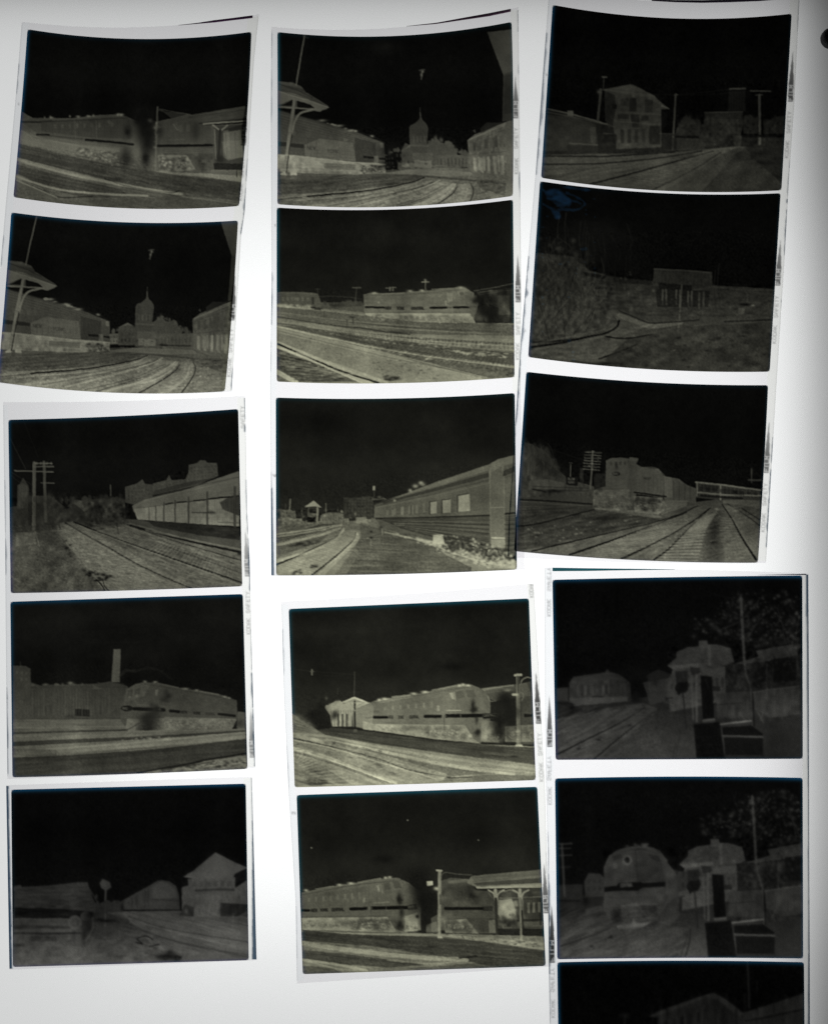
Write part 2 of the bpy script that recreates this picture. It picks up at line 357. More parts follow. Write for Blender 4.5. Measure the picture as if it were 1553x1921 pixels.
# ---- picture C: poles on the left, platform shelter on the right, three tracks
def pic_platform(f):
    f.V(58, 74, 760, 1180, "40,760 400,740 800,760 1420,860 1440,1240 40,1240")
    f.P(46, "55,690 100,680 110,560 135,515 165,560 170,620 290,620 345,660 380,690 430,650 470,650 560,640 640,640 700,660 730,640 730,790 55,840"); f.P(58, "100,560 130,545 165,570 165,690 100,700", .8)
    f.N(6, 22, 30, "55,600 730,600 730,820 55,840"); f.P(82, "415,655 440,645 555,660 490,715 470,695", .8); f.B(18, 575, 700, 40, 40, .9); f.B(22, 720, 720, 22, 30, .8); f.B(80, 640, 700, 34, 40, .5)
    f.B(30, 480, 760, 70, 22, .8); f.L(66, 8, "645,560 645,620", .9); f.N(9, 14, 14, "530,620 760,640 760,780 530,780")
    f.P(60, "730,570 800,548 830,525 845,550 890,555 890,640 830,690 730,660"); f.P(64, "890,550 970,530 985,500 1000,530 1080,525 1100,480 1100,440 1150,430 1165,413 1200,415 1205,428 1265,430 1272,505 1150,560 890,620")
    f.N(4, 10, 10, "730,560 1270,420 1270,520 760,650"); f.P(30, "900,590 1100,540 1280,510 1250,525 1000,590 890,620", .5)
    # shelter
    f.P(86, "770,680 850,640 1100,580 1395,475 1395,620 1270,630 1000,668 840,690 780,720"); f.L(58, 5, "850,640 1100,572 1395,512", .7); f.L(104, 4, "830,655 1100,588 1395,530", .5)
    f.V(98, 108, 640, 780, "780,700 1000,668 1395,625 1395,800 1210,790 1000,775 800,760"); f.N(5, 16, 24, "790,690 1395,620 1395,800 800,760")
    for a, b in (((1225, 637), (1300, 630)), ((1130, 650), (1190, 645)), ((1030, 660), (1085, 655)), ((965, 670), (1005, 664))): f.L(14, 6, [a, b])
    f.P(40, "1280,660 1350,620 1395,615 1395,740 1300,700", .7)
    for x, y0, y1, w in ((868, 690, 770, 4), (908, 680, 775, 6), (955, 660, 785, 8), (1020, 650, 790, 9), (1098, 630, 795, 10), (1208, 600, 810, 12), (1368, 570, 830, 15)): f.L(54, w, f"{x},{y0} {x},{y1}", .9)
    for x in range(1290, 1360, 12): f.L(84, 3, f"{x},650 {x},720", .5)
    f.L(38, 6, "1120,718 1250,720", .8); f.B(42, 1230, 718, 22, 10, .8); f.L(70, 4, "1270,775 1395,780")
    f.P(36, "860,770 1100,785 1395,810 1400,880 1150,850 900,800"); f.N(5, 40, 8, "860,770 1395,810 1400,880")
    # poles and wires
    f.L(76, 20, "200,430 197,815", .9); f.L(68, 17, "257,425 266,770", .9); f.L(80, 7, "200,432 303,433"); f.L(76, 7, "200,452 312,450"); f.L(76, 7, "85,475 310,482"); f.L(70, 6, "240,545 315,548"); f.L(40, 4, "55,280 150,465", .9); f.L(28, 3, "140,190 225,400", .8)
    for x in (215, 240, 275, 300): f.L(90, 5, f"{x},425 {x},440", .8)
    f.L(50, 3, "60,480 190,560", .6); f.L(50, 3, "60,500 190,600", .5); f.P(34, "165,600 190,600 185,800 165,800", .6); f.B(60, 290, 620, 20, 24, .6)
    f.P(92, "92,835 205,835 212,905 92,918"); f.L(96, 6, "205,830 230,915"); f.L(80, 6, "170,915 172,1010", .7)
    # ground and tracks
    f.P(46, "60,800 280,790 420,960 620,1190 60,1190", .45); f.N(6, 40, 30, "60,800 400,790 700,1190 60,1190"); f.S(120, 42, "220,790 400,850 640,1190 200,1190", 6, .5)
    f.P(84, "340,780 430,770 1130,1165 620,1180 330,830", .55); f.P(92, "700,790 760,780 1410,960 1410,1050", .5)
    for a, b, w in (("380,780 600,905 840,1040 1120,1165", 8, .95), ("430,775 660,865 1000,985 1410,1128", 8, 1), ("740,790 1000,880 1410,1000", 5, .7), ("760,795 1100,885 1405,952", 12, .95), ("700,800 900,890 1410,1075", 4, .4)): f.C(16, b, a, w, None)
    f.C(100, 10, "850,820 1100,875 1405,935", .6); f.C(108, 6, "780,850 1100,940 1405,1040", .35)
    f.ties(96, 4, 10, "350,800 520,950 700,1180", "440,790 700,920 1100,1160", 46, .28); f.ties(94, 3, 7, "560,830 900,960 1400,1130", "720,800 1000,880 1410,1010", 46, .22)
    f.N(7, 30, 6, "330,780 760,780 1410,960 1410,1150 620,1180", 16); f.S(150, 100, "400,800 760,790 1400,1000 1400,1140 700,1180", 5, .4)
    f.S(26, 10, "480,1050 660,1090 630,1110 560,1120 480,1075", 10, .9); f.C(10, 8, "560,1110 590,1140 610,1175"); f.C(12, 5, "600,1110 610,1150 635,1175"); f.S(14, 12, "380,880 420,900 420,990 380,930", 6, .7); f.L(110, 3, "570,1125 600,1165", .8)
    f.P(28, "1395,950 1410,955 1410,972 1380,960", .8); f.L(20, 9, "680,780 690,840", .5); f.L(24, 10, "345,785 350,815", .6)
    f.B(10, 390, 690, 16, 10); f.N(3, 5, 5, "55,600 1410,560 1420,1200 60,1200")

# ---- picture D: factory chimney, locomotive running right to left
def pic_chimney(f):
    f.V(18, 12, 100, 560, "40,60 1460,30 1460,600 40,600", 1); f.N(3, 260, 120, "40,60 1460,30 1460,600 40,600")
    f.P(60, "75,462 150,465 178,480 180,560 240,580 420,572 560,568 640,555 740,580 760,610 760,780 75,780"); f.P(62, "75,462 178,480 175,560 165,780 75,780", .5); f.L(88, 3, "118,440 118,470", .7)
    for i in range(16): f.L(60 if i % 2 else 84, 6, f"{190+i*32},600 {190+i*32},750", .35)
    f.L(48, 4, "180,590 540,585 740,592", .5); f.P(82, "540,570 600,600 540,600", .5); f.P(58, "560,560 720,565 740,592 620,596", .6); f.B(96, 412, 565, 18, 9); f.B(90, 268, 572, 14, 6)
    f.P(26, "438,715 522,718 522,760 438,755"); f.L(70, 4, "478,715 478,760", .8); f.L(60, 5, "440,765 540,770", .8); f.B(44, 410, 755, 28, 12, .8); f.P(96, "655,790 725,760 770,770 740,835 680,830", .4)
    f.P(84, "662,367 703,365 698,560 648,558"); f.P(80, "680,367 703,365 698,560 676,560", .5)
    f.C(40, 12, "700,525 730,490 790,495", .6); f.C(34, 14, "760,500 900,480 1000,540", .35); f.B(6, 760, 550, 50, 25, .9)
    # locomotive
    f.P(66, "735,600 790,570 840,560 900,562 1060,595 1280,630 1380,665 1385,770 1350,835 760,860 700,800 700,700"); f.P(90, "735,600 790,570 840,560 880,570 840,640 720,680", .4)
    for x, y, r in ((845, 556, 12), (905, 558, 14), (1080, 597, 24), (1145, 607, 16), (1310, 645, 14), (1335, 652, 10)): f.B(112, x, y, r, 6)
    f.C(112, 6, "920,565 1040,590", .6); f.C(104, 7, "1165,612 1275,632", .7); f.C(44, 4, "840,570 1060,605 1370,665", .5); f.P(112, "905,605 925,598 915,640 905,635", .6); f.P(112, "750,620 765,612 760,650 748,650", .5); f.P(108, "790,625 806,620 804,645 790,648", .5)
    f.B(60, 960, 650, 60, 40, .5); f.B(50, 1130, 680, 40, 16, .5); f.L(104, 4, "800,690 960,700", .4)
    f.B(20, 740, 712, 36, 17, 1, True); f.T(84, 715, 706, 11, "NYC", 4, 3); f.L(12, 20, "782,714 955,722"); f.L(16, 17, "993,727 1042,731"); f.T(30, 1055, 726, 14, "NEW", 3, 4); f.T(30, 1128, 732, 14, "YORK", 3, 4, wide=.8); f.T(44, 1200, 738, 12, "CENTRAL", 3, 3, wide=.7); f.L(20, 14, "1275,745 1368,755"); f.L(90, 14, "925,718 932,719", .6); f.P(70, "1352,715 1372,715 1372,730 1352,730", .7)
    f.V(92, 82, 770, 850, "740,775 960,770 1380,775 1350,835 800,858 730,840"); f.N(6, 24, 12, "740,775 1380,775 1350,835 800,858"); f.L(50, 5, "745,835 815,798"); f.L(60, 4, "1050,835 1180,833", .7); f.L(110, 5, "960,765 1370,775", .6)
    f.B(26, 865, 795, 62, 46, .95); f.B(22, 855, 835, 50, 22, .9); f.B(34, 905, 740, 40, 40, .7); f.P(74, "1385,730 1430,735 1430,835 1380,830"); f.B(42, 1395, 800, 30, 24, .7)
    # ground bands
    f.V(80, 74, 770, 860, "75,770 700,775 740,835 580,850 75,850"); f.L(50, 8, "75,775 700,770", .7); f.N(6, 120, 8, "75,770 740,770 740,850 75,850")
    f.P(84, "75,850 600,845 1430,830 1440,1120 70,1120"); f.L(42, 12, "75,858 300,850 740,838", .8); f.P(92, "75,872 560,860 900,860 700,885 75,900", .6); f.C(40, 26, "75,920 500,900 800,885 1080,868 1430,845", .85, 10); f.C(104, 14, "270,950 700,920 1100,882 1430,850", .6, 8); f.C(100, 18, "430,965 900,925 1430,880", .55)
    f.P(60, "75,945 330,955 330,1000 75,985", .5); f.P(42, "75,1000 400,985 900,950 1435,890 1435,985 1200,1020 900,1075 760,1095 75,1115", .9); f.N(4, 200, 12, "75,860 1435,840 1435,1110 75,1110", -4)
    f.P(84, "790,1095 1000,1055 1435,985 1440,1070", .9); f.C(16, 9, "800,1090 950,1060 1100,1035 1200,1012 1430,975", .9); f.C(24, 5, "1080,1052 1250,1020", .7); f.S(70, 30, "900,1075 1100,1040 1430,1000 1430,1060 900,1092", 9, .5); f.S(30, 110, "700,890 1000,870 1000,900 700,905", 6, .6); f.C(110, 4, "900,1085 1300,1040", .5)
    f.N(3, 5, 5, "60,450 1440,450 1440,1120 60,1120")

# ---- picture E: dark frame with the rear of a car and a signal house
def pic_car(f):
    f.V(42, 66, 840, 1160, "60,840 560,850 1460,830 1460,1200 60,1200"); f.V(66, 62, 840, 1130, "700,840 1460,830 1460,1130 1000,1150")
    f.P(48, "80,700 270,690 440,672 510,672 540,760 560,800 560,850 80,850"); f.P(18, "85,820 300,822 470,835 545,845 540,880 470,885 85,880"); f.P(58, "80,880 400,880 420,960 80,950"); f.P(34, "80,920 430,925 430,940 80,945", .7)
    f.P(62, "80,690 120,685 130,705 80,715", .7); f.P(56, "447,668 512,670 512,690 447,688", .7); f.N(5, 40, 10, "80,690 540,690 540,960 80,960")
    f.B(66, 437, 905, 42, 42, .9, True); f.B(52, 437, 905, 26, 26, .8, True); f.B(68, 437, 905, 10, 10, .7); f.B(62, 498, 868, 30, 26, .9, True); f.B(22, 515, 925, 34, 60, .8); f.B(14, 525, 860, 24, 18, .8); f.C(50, 8, "505,680 540,740 570,790", .8); f.B(84, 562, 755, 8, 14, .7)
    f.L(28, 12, "80,968 300,970 470,965", .8); f.L(72, 5, "80,955 420,958", .6); f.P(40, "180,985 330,988 330,1015 180,1015", .8); f.B(26, 110, 1038, 40, 8, .8); f.B(28, 490, 990, 14, 40, .8); f.C(64, 12, "540,880 540,940 500,1010", .6)
    # road sign
    f.P(58, "598,648 640,668 650,700 618,722 590,705 580,675"); f.L(62, 11, "615,715 613,925"); f.B(12, 620, 895, 55, 9, .9); f.B(14, 580, 888, 26, 8, .9)
    # middle train and yard
    f.P(46, "560,800 620,790 690,790 720,770 720,850 560,850", .9); f.P(54, "720,772 870,690 930,655 985,665 1025,690 1042,740 1050,830 880,830 720,830"); f.P(64, "885,700 935,665 985,680 1020,715 1030,760 890,765"); f.L(40, 8, "890,770 1040,778", .8)
    for x in (770, 800, 845, 865): f.L(36, 7, f"{x},{760-(x-770)*.5} {x},815", .7)
    f.B(10, 930, 655, 10, 6); f.B(12, 712, 820, 9, 22, .8); f.B(60, 900, 800, 50, 20, .6)
    # signal house
    f.P(78, "1070,638 1130,600 1255,495 1370,555 1445,585 1370,620 1360,640 1370,650 1130,650"); f.P(74, "1095,650 1370,640 1372,700 1445,655 1450,830 1280,830 1285,880 1060,870 1058,700 1095,690"); f.L(46, 14, "1140,718 1280,712 1360,714", .9); f.L(90, 7, "1072,636 1130,645", .8)
    f.P(36, "1285,790 1450,800 1450,835 1380,870 1285,870"); f.L(82, 4, "1285,780 1450,790", .6); f.P(40, "1075,800 1130,815 1130,870 1040,870", .8); f.B(76, 1085, 840, 12, 18, .9); f.P(84, "1140,740 1270,735 1275,870 1140,870", .5); f.P(16, "1370,620 1440,600 1440,655 1390,660 1370,690", .9); f.N(4, 10, 26, "1060,640 1450,640 1450,870 1060,870"); f.L(84, 10, "1360,855 1352,950", .5)
    f.L(44, 5, "1290,655 1290,705", .5); f.L(44, 5, "1200,655 1200,705", .4)
    # tracks
    f.P(80, "620,850 720,840 1130,870 1450,930 1450,1080 1000,960", .5); f.N(5, 80, 6, "620,840 1450,850 1450,1130 800,1050", 14)
    for q in ("750,870 1000,945 1450,1020", "700,880 900,980 1450,1110", "650,860 860,960 1120,1040 1450,1095"): f.C(40, 7, q, .7)
    f.C(86, 6, "800,900 1100,985 1450,1060", .5); f.C(12, 6, "790,1020 830,1030 800,1000 850,985 890,1005"); f.C(16, 6, "870,1045 930,1032"); f.B(14, 965, 1105, 60, 20, .95); f.B(16, 990, 1080, 24, 16, .8); f.S(16, 14, "890,1090 1050,1090 1050,1125 890,1125", 12, .8); f.B(34, 700, 1105, 24, 10, .7)
    f.N(4, 30, 20, "70,960 900,950 1000,1160 70,1170"); f.C(54, 10, "470,1010 455,1090", .5); f.N(2.2, 5, 5, "60,640 1460,500 1460,1200 60,1200")

# ---- picture G: locomotive in a wide yard
def pic_yard(f):
    f.V(14, 23, 80, 560, "60,40 1480,20 1480,620 60,620"); f.N(3, 300, 90, "60,40 1480,20 1480,620 60,620")
    f.V(96, 108, 640, 1100, "60,640 560,690 1000,745 1480,750 1480,1120 60,1120")
    f.P(74, "90,570 240,570 325,580 335,610 350,660 200,650 90,645"); f.L(96, 4, "95,572 320,580", .6); f.T(98, 175, 602, 14, "NYC", 1, 5); f.P(40, "288,600 302,600 302,640 288,640", .8); f.S(50, 128, "90,640 350,655 340,675 90,662", 9, .8, .7)
    f.L(60, 5, "545,545 538,620"); f.L(86, 7, "522,546 566,546", .8); f.L(54, 4, "322,552 322,580"); f.L(60, 4, "310,555 336,555", .8); f.C(66, 3, "330,595 480,598 580,612", .8); f.L(40, 3, "475,600 478,640", .5)
    f.P(72, "340,630 580,630 600,700 350,670"); f.P(56, "380,632 580,622 580,650 400,660", .8); f.B(36, 425, 645, 30, 14, .8); f.P(104, "350,665 620,690 620,705 350,690", .6); f.P(28, "305,660 345,664 340,675 305,672", .8)
    # locomotive
    f.P(90, "583,585 625,575 690,578 850,570 930,562 980,560 1090,548 1165,545 1215,575 1225,640 1215,750 960,748 700,738 590,705")
    for x, y, r in ((645, 577, 16), (850, 565, 18), (918, 562, 14), (1140, 545, 22)): f.B(138, x, y, r, 7)
    f.P(108, "690,578 820,572 820,582 690,585", .7); f.L(110, 5, "712,548 770,545", .9); f.L(100, 10, "735,545 735,562", .8); f.L(100, 10, "752,545 752,562", .8); f.C(70, 4, "590,590 850,582 1170,560", .5); f.C(132, 5, "975,556 1120,548", .7)
    f.L(84, 6, "938,500 938,562"); f.L(110, 6, "918,515 958,513"); f.B(110, 938, 505, 10, 8, .8)
    f.P(86, "640,590 690,590 690,605 640,605", .5); f.B(80, 835, 608, 34, 9, .8); f.N(4, 50, 20, "590,590 1200,560 1200,690 590,690"); f.T(78, 592, 628, 9, "NYC", 0, 3, wide=.9); f.P(132, "1070,578 1095,572 1092,625 1070,628", .5); f.P(130, "1050,620 1060,620 1060,645 1050,645", .5); f.P(126, "1120,570 1145,565 1160,590 1130,595", .5); f.L(134, 4, "1090,660 1092,720", .5)
    f.L(12, 11, "597,657 702,660"); f.T(38, 712, 655, 14, "NEW", 1, 5, wide=.8); f.T(38, 776, 656, 14, "YORK", 0, 5, wide=.8); f.T(38, 858, 657, 14, "CENTRAL", 0, 5, wide=.8); f.L(12, 12, "967,661 1058,660"); f.L(60, 8, "1062,660 1085,660", .7); f.L(12, 12, "1100,659 1250,655"); f.L(50, 3, "1010,655 1012,666", .8)
    f.P(82, "1165,590 1230,590 1240,640 1225,700 1170,640", .8); f.B(78, 1210, 690, 36, 40, .6); f.B(130, 1160, 560, 20, 12, .6)
    f.V(132, 112, 685, 745, "590,690 1190,690 1225,748 960,745 700,735 605,715"); f.N(9, 24, 14, "590,690 1190,690 1225,748 960,745 700,735 605,715"); f.S(50, 86, "640,700 1180,705 1190,740 700,735", 12, .5); f.L(64, 5, "590,690 1190,690", .5); f.L(56, 5, "720,738 960,748 1230,752", .7)
    f.B(88, 1250, 720, 34, 26, .7); f.B(24, 1290, 680, 26, 60, .85); f.B(16, 1320, 700, 36, 40, .9); f.P(60, "1230,570 1440,555 1445,745 1340,745 1300,660", .5); f.P(74, "1345,590 1420,590 1420,700 1350,700", .6); f.B(26, 1290, 610, 40, 30, .7); f.P(14, "1300,640 1355,660 1350,748 1300,745", .7); f.P(14, "1420,660 1445,660 1445,740 1420,740", .7); f.N(9, 26, 40, "1230,560 1445,555 1445,745 1280,745")
    f.C(96, 4, "1215,565 1330,545 1445,520", .8); f.C(96, 4, "1250,570 1320,560", .8)
    # ground
    f.P(74, "88,655 360,680 590,705 960,750 1450,755 1450,820 1000,815 600,800 88,700", .85); f.C(40, 8, "95,712 400,760 560,775 720,800 850,815", .8); f.B(30, 760, 805, 80, 10, .7); f.C(118, 14, "88,690 500,740 900,770", .4); f.L(36, 8, "490,730 490,765", .7); f.L(40, 7, "525,725 525,755", .6); f.L(44, 5, "360,680 358,715", .6); f.B(24, 520, 714, 16, 4)
    f.C(112, 18, "88,730 500,790 950,830 1450,850", .5); f.C(60, 14, "88,745 400,790 800,830 1445,870", .6); f.C(120, 6, "190,775 600,830 1000,870 1445,905", .7); f.P(64, "88,760 300,780 900,860 1445,910 1445,990 1000,935 500,850", .8)
    f.S(130, 128, "300,790 900,830 1440,870 1440,945 1000,900 500,830", 7, .75, .45); f.S(60, 40, "300,780 900,840 1440,900 1440,960 900,900", 9, .5, .4); f.S(40, 140, "1100,905 1400,920 1400,950 1100,925", 10, .8, .4)
    f.C(134, 8, "88,765 420,840 880,925 1445,1000", .9); f.C(50, 6, "400,815 700,880 1000,930", .5); f.C(124, 30, "88,790 400,860 900,985 1250,1065", .7); f.V(100, 112, 850, 1080, "88,800 400,880 1000,1010 1290,1068 720,1090 300,930 88,845", .6); f.C(64, 5, "88,790 420,870 800,960 1330,1060", .5)
    f.P(60, "440,830 820,905 1445,1005 1445,1058 1280,1065 900,975", .55); f.S(40, 40, "560,860 1000,950 1440,1020 1440,1050 900,960", 10, .6, .35); f.S(20, 140, "640,880 1250,990 1250,1010 640,900", 8, .7, .5); f.S(50, 50, "300,880 1000,1000 1050,1070 700,1050", 7, .5, .4)
    f.P(70, "88,890 300,960 590,1085 88,1085", .85); f.N(12, 90, 8, "88,880 300,960 600,1085 88,1085", -6); f.S(30, 130, "120,930 400,1000 450,1070 120,1030", 14, .6, .2); f.S(40, 22, "95,900 420,1010 500,1080 100,1070", 12, .6, .25)
    f.C(142, 40, "88,870 250,935 480,1030 620,1092", .75); f.C(18, 9, "95,868 250,935 450,1020 670,1090"); f.C(140, 16, "200,920 420,985 720,1090", .6); f.C(150, 26, "88,1025 140,1055 200,1085", .8); f.S(12, 30, "700,1045 780,1055 780,1080 700,1075", 14, .7, .4)
    f.N(4, 5, 5, "60,560 1480,540 1480,1120 60,1120")

# ---- picture H: passenger car receding along a platform
def pic_coach(f):
    f.V(18, 34, 100, 760, "60,60 1480,40 1480,850 60,850"); f.N(3, 320, 120, "60,60 1480,40 1480,850 60,850")
    f.V(84, 108, 820, 1130, "80,815 500,815 650,800 1000,900 1480,1050 1480,1150 80,1150")
    f.P(88, "90,745 195,755 200,800 235,805 235,825 90,825"); f.L(96, 9, "167,690 163,750"); f.L(60, 5, "140,718 140,750"); f.L(86, 6, "370,715 370,768"); f.L(60, 5, "234,740 234,800"); f.L(54, 4, "437,740 437,770"); f.B(110, 460, 760, 10, 8); f.B(26, 98, 780, 14, 40, .8)
    f.P(136, "245,735 300,697 348,738 300,730"); f.P(78, "268,738 325,738 322,820 262,820"); f.P(34, "275,742 312,742 312,768 275,768"); f.P(16, "262,792 310,792 310,820 262,820"); f.L(120, 9, "322,735 320,820")
    f.P(92, "340,780 370,768 440,765 500,790 500,820 335,820"); f.N(10, 12, 10, "90,745 500,745 500,830 90,830")
    f.P(48, "470,680 560,680 640,675 648,800 470,800"); f.N(5, 12, 12, "470,680 645,680 645,800 470,800"); f.S(14, 84, "550,675 700,675 700,700 550,690", 7, .6); f.P(110, "540,795 600,790 605,825 540,825", .8); f.B(120, 537, 775, 6, 12, .7)
    f.P(122, "636,615 651,613 651,640 637,640"); f.L(52, 7, "644,640 644,690"); f.L(90, 6, "635,692 710,688", .9)
    # coach
    f.P(92, "648,725 750,685 1000,590 1300,490 1350,462 1450,435 1450,1010 1420,1020 1200,980 900,910 690,865 645,800")
    f.P(66, "650,715 1000,618 1300,525 1450,480 1450,560 1300,600 1000,665 720,720 650,738", .6); f.C(34, 10, "700,710 1000,632 1300,550", .5, 26); f.C(34, 30, "1380,545 1450,515", .6); f.P(84, "650,730 900,670 1300,590 1450,560 1450,770 1300,780 900,795 650,798"); f.C(100, 3, "690,700 1000,605 1290,505", .7)
    f.V(76, 72, 780, 990, "650,800 1450,775 1450,1000 1200,980 900,905 690,860")
    for k in range(9):
        y0 = 804 + k * 6; y1 = 790 + k * 24; f.C(38 if k % 2 == 0 else 50, 5, f"{680+k*14},{y0} 1000,{(y0*.56+y1*.44):.0f} 1300,{y1}", .7)
        f.L(44, 4, f"1385,{y1} 1450,{y1-4}", .6)
    f.L(20, 9, "655,800 900,796 1300,783 1450,768", .85); f.C(50, 3, "660,780 1000,765 1300,745", .4)
    for q in ("962,705 1000,700 1000,770 962,774", "1032,695 1080,688 1080,765 1032,770", "1122,668 1188,658 1190,757 1122,763"): f.P(132, q); Q = pts(q); f.L(46, 6, [Q[0], Q[3]]); f.L(52, 5, [Q[0], Q[1]]); f.L(150, 4, [Q[1], Q[2]], .6)
    f.P(112, "797,735 813,730 813,780 797,782"); f.P(102, "858,725 870,722 870,775 858,776"); f.P(100, "745,752 757,750 757,785 745,786"); f.L(60, 4, "858,725 858,776"); f.P(104, "760,825 820,822 818,845 760,842", .5); f.L(60, 4, "850,800 852,900", .5)
    f.P(96, "1300,520 1320,480 1350,465 1390,455 1380,560 1390,980 1310,960"); f.V(82, 94, 500, 900, "1312,540 1370,500 1380,560 1388,900 1312,900", .8); f.L(116, 4, "1310,738 1385,735"); f.L(112, 6, "1385,560 1392,960", .6); f.L(120, 5, "1305,520 1308,940", .35)
    f.L(150, 8, "1318,910 1388,912"); f.P(120, "1315,920 1390,920 1392,970 1312,965", .9); f.B(142, 850, 640, 12, 10); f.B(128, 880, 615, 16, 12); f.B(142, 912, 597, 14, 11); f.B(110, 925, 606, 14, 10); f.B(130, 762, 697, 8, 6)
    # running gear and ballast
    f.P(140, "700,875 780,890 985,950 1080,1000 1300,1060 1450,1090 1450,1050 1200,985 1000,935 800,890", .9); f.P(150, "980,892 1040,890 1060,960 980,940", .9); f.N(10, 16, 14, "980,890 1200,900 1450,1000 1450,1090 1000,960")
    f.S(46, 44, "1035,905 1170,905 1195,1000 1100,1000 1040,960", 13, .7, 1); f.S(30, 140, "1040,905 1200,930 1220,1010 1050,980", 9, .7); f.B(110, 1110, 950, 26, 26, .6); f.B(52, 1065, 930, 20, 24, .6); f.S(26, 56, "1200,980 1400,970 1400,1030 1220,1020", 12, .7, 1)
    for x, y in ((1300, 1000), (1335, 990)): f.B(50, x, y, 22, 22, .9, True); f.B(104, x, y, 13, 13, .9, True)
    f.P(136, "1200,1010 1450,1030 1450,1090 1300,1085 1180,1030", .6); f.N(9, 20, 12, "1180,980 1450,990 1450,1095 1200,1060"); f.S(14, 50, "780,890 880,900 880,920 790,905", 12, .6); f.S(26, 150, "1010,1020 1450,1060 1450,1090 1010,1035", 12, .6, .5)
    f.P(14, "1415,810 1428,810 1415,1020 1405,1018", .0)
    # platform and tracks
    f.P(66, "560,830 690,860 980,955 1060,1010 1200,1080 1200,1120 420,1125 520,990 570,900", .75); f.N(7, 120, 7, "520,830 690,860 1080,1000 1250,1090 420,1125", 2); f.P(98, "420,1125 470,1040 540,960 560,1000 480,1125", .5)
    f.P(72, "90,850 260,830 460,830 430,870 90,940", .6); f.N(10, 60, 6, "90,830 470,830 470,1000 90,1080", -14); f.C(140, 8, "90,890 300,860 460,835", .7); f.C(30, 5, "90,930 260,890 400,845", .5); f.C(132, 14, "90,950 300,905 450,855", .6); f.P(70, "95,960 250,925 390,890 330,940 95,1020", .7); f.S(30, 30, "160,960 230,930 320,925 320,945 180,965", 10, .6, .4); f.C(140, 16, "90,1040 280,990 420,930 470,860", .7)
    f.V(110, 128, 880, 1120, "90,1070 330,980 480,870 545,870 540,920 460,1010 300,1125 90,1125", .8); f.N(7, 40, 6, "90,1070 480,870 545,880 460,1010 300,1125 90,1125", -20); f.C(14, 9, "88,1064 250,995 400,925 470,878", 1, 4); f.C(14, 9, "290,1124 420,1020 520,930 540,880", 1, 4); f.C(140, 26, "340,1125 470,1000 550,920 548,880", .6, 8); f.S(12, 40, "285,1065 320,1065 320,1080 285,1078", 9, .8, .5); f.S(12, 40, "170,1110 230,1090 230,1110 180,1120", 7, .7)
    for x, y in ((628, 875), (628, 910)): f.B(20, x, y, 8, 6)
    f.L(112, 10, "690,860 692,890", .7); f.L(110, 8, "627,920 627,950", .6); f.B(40, 682, 853, 10, 10, .8); f.N(4, 5, 5, "60,650 1480,450 1480,1150 60,1150")

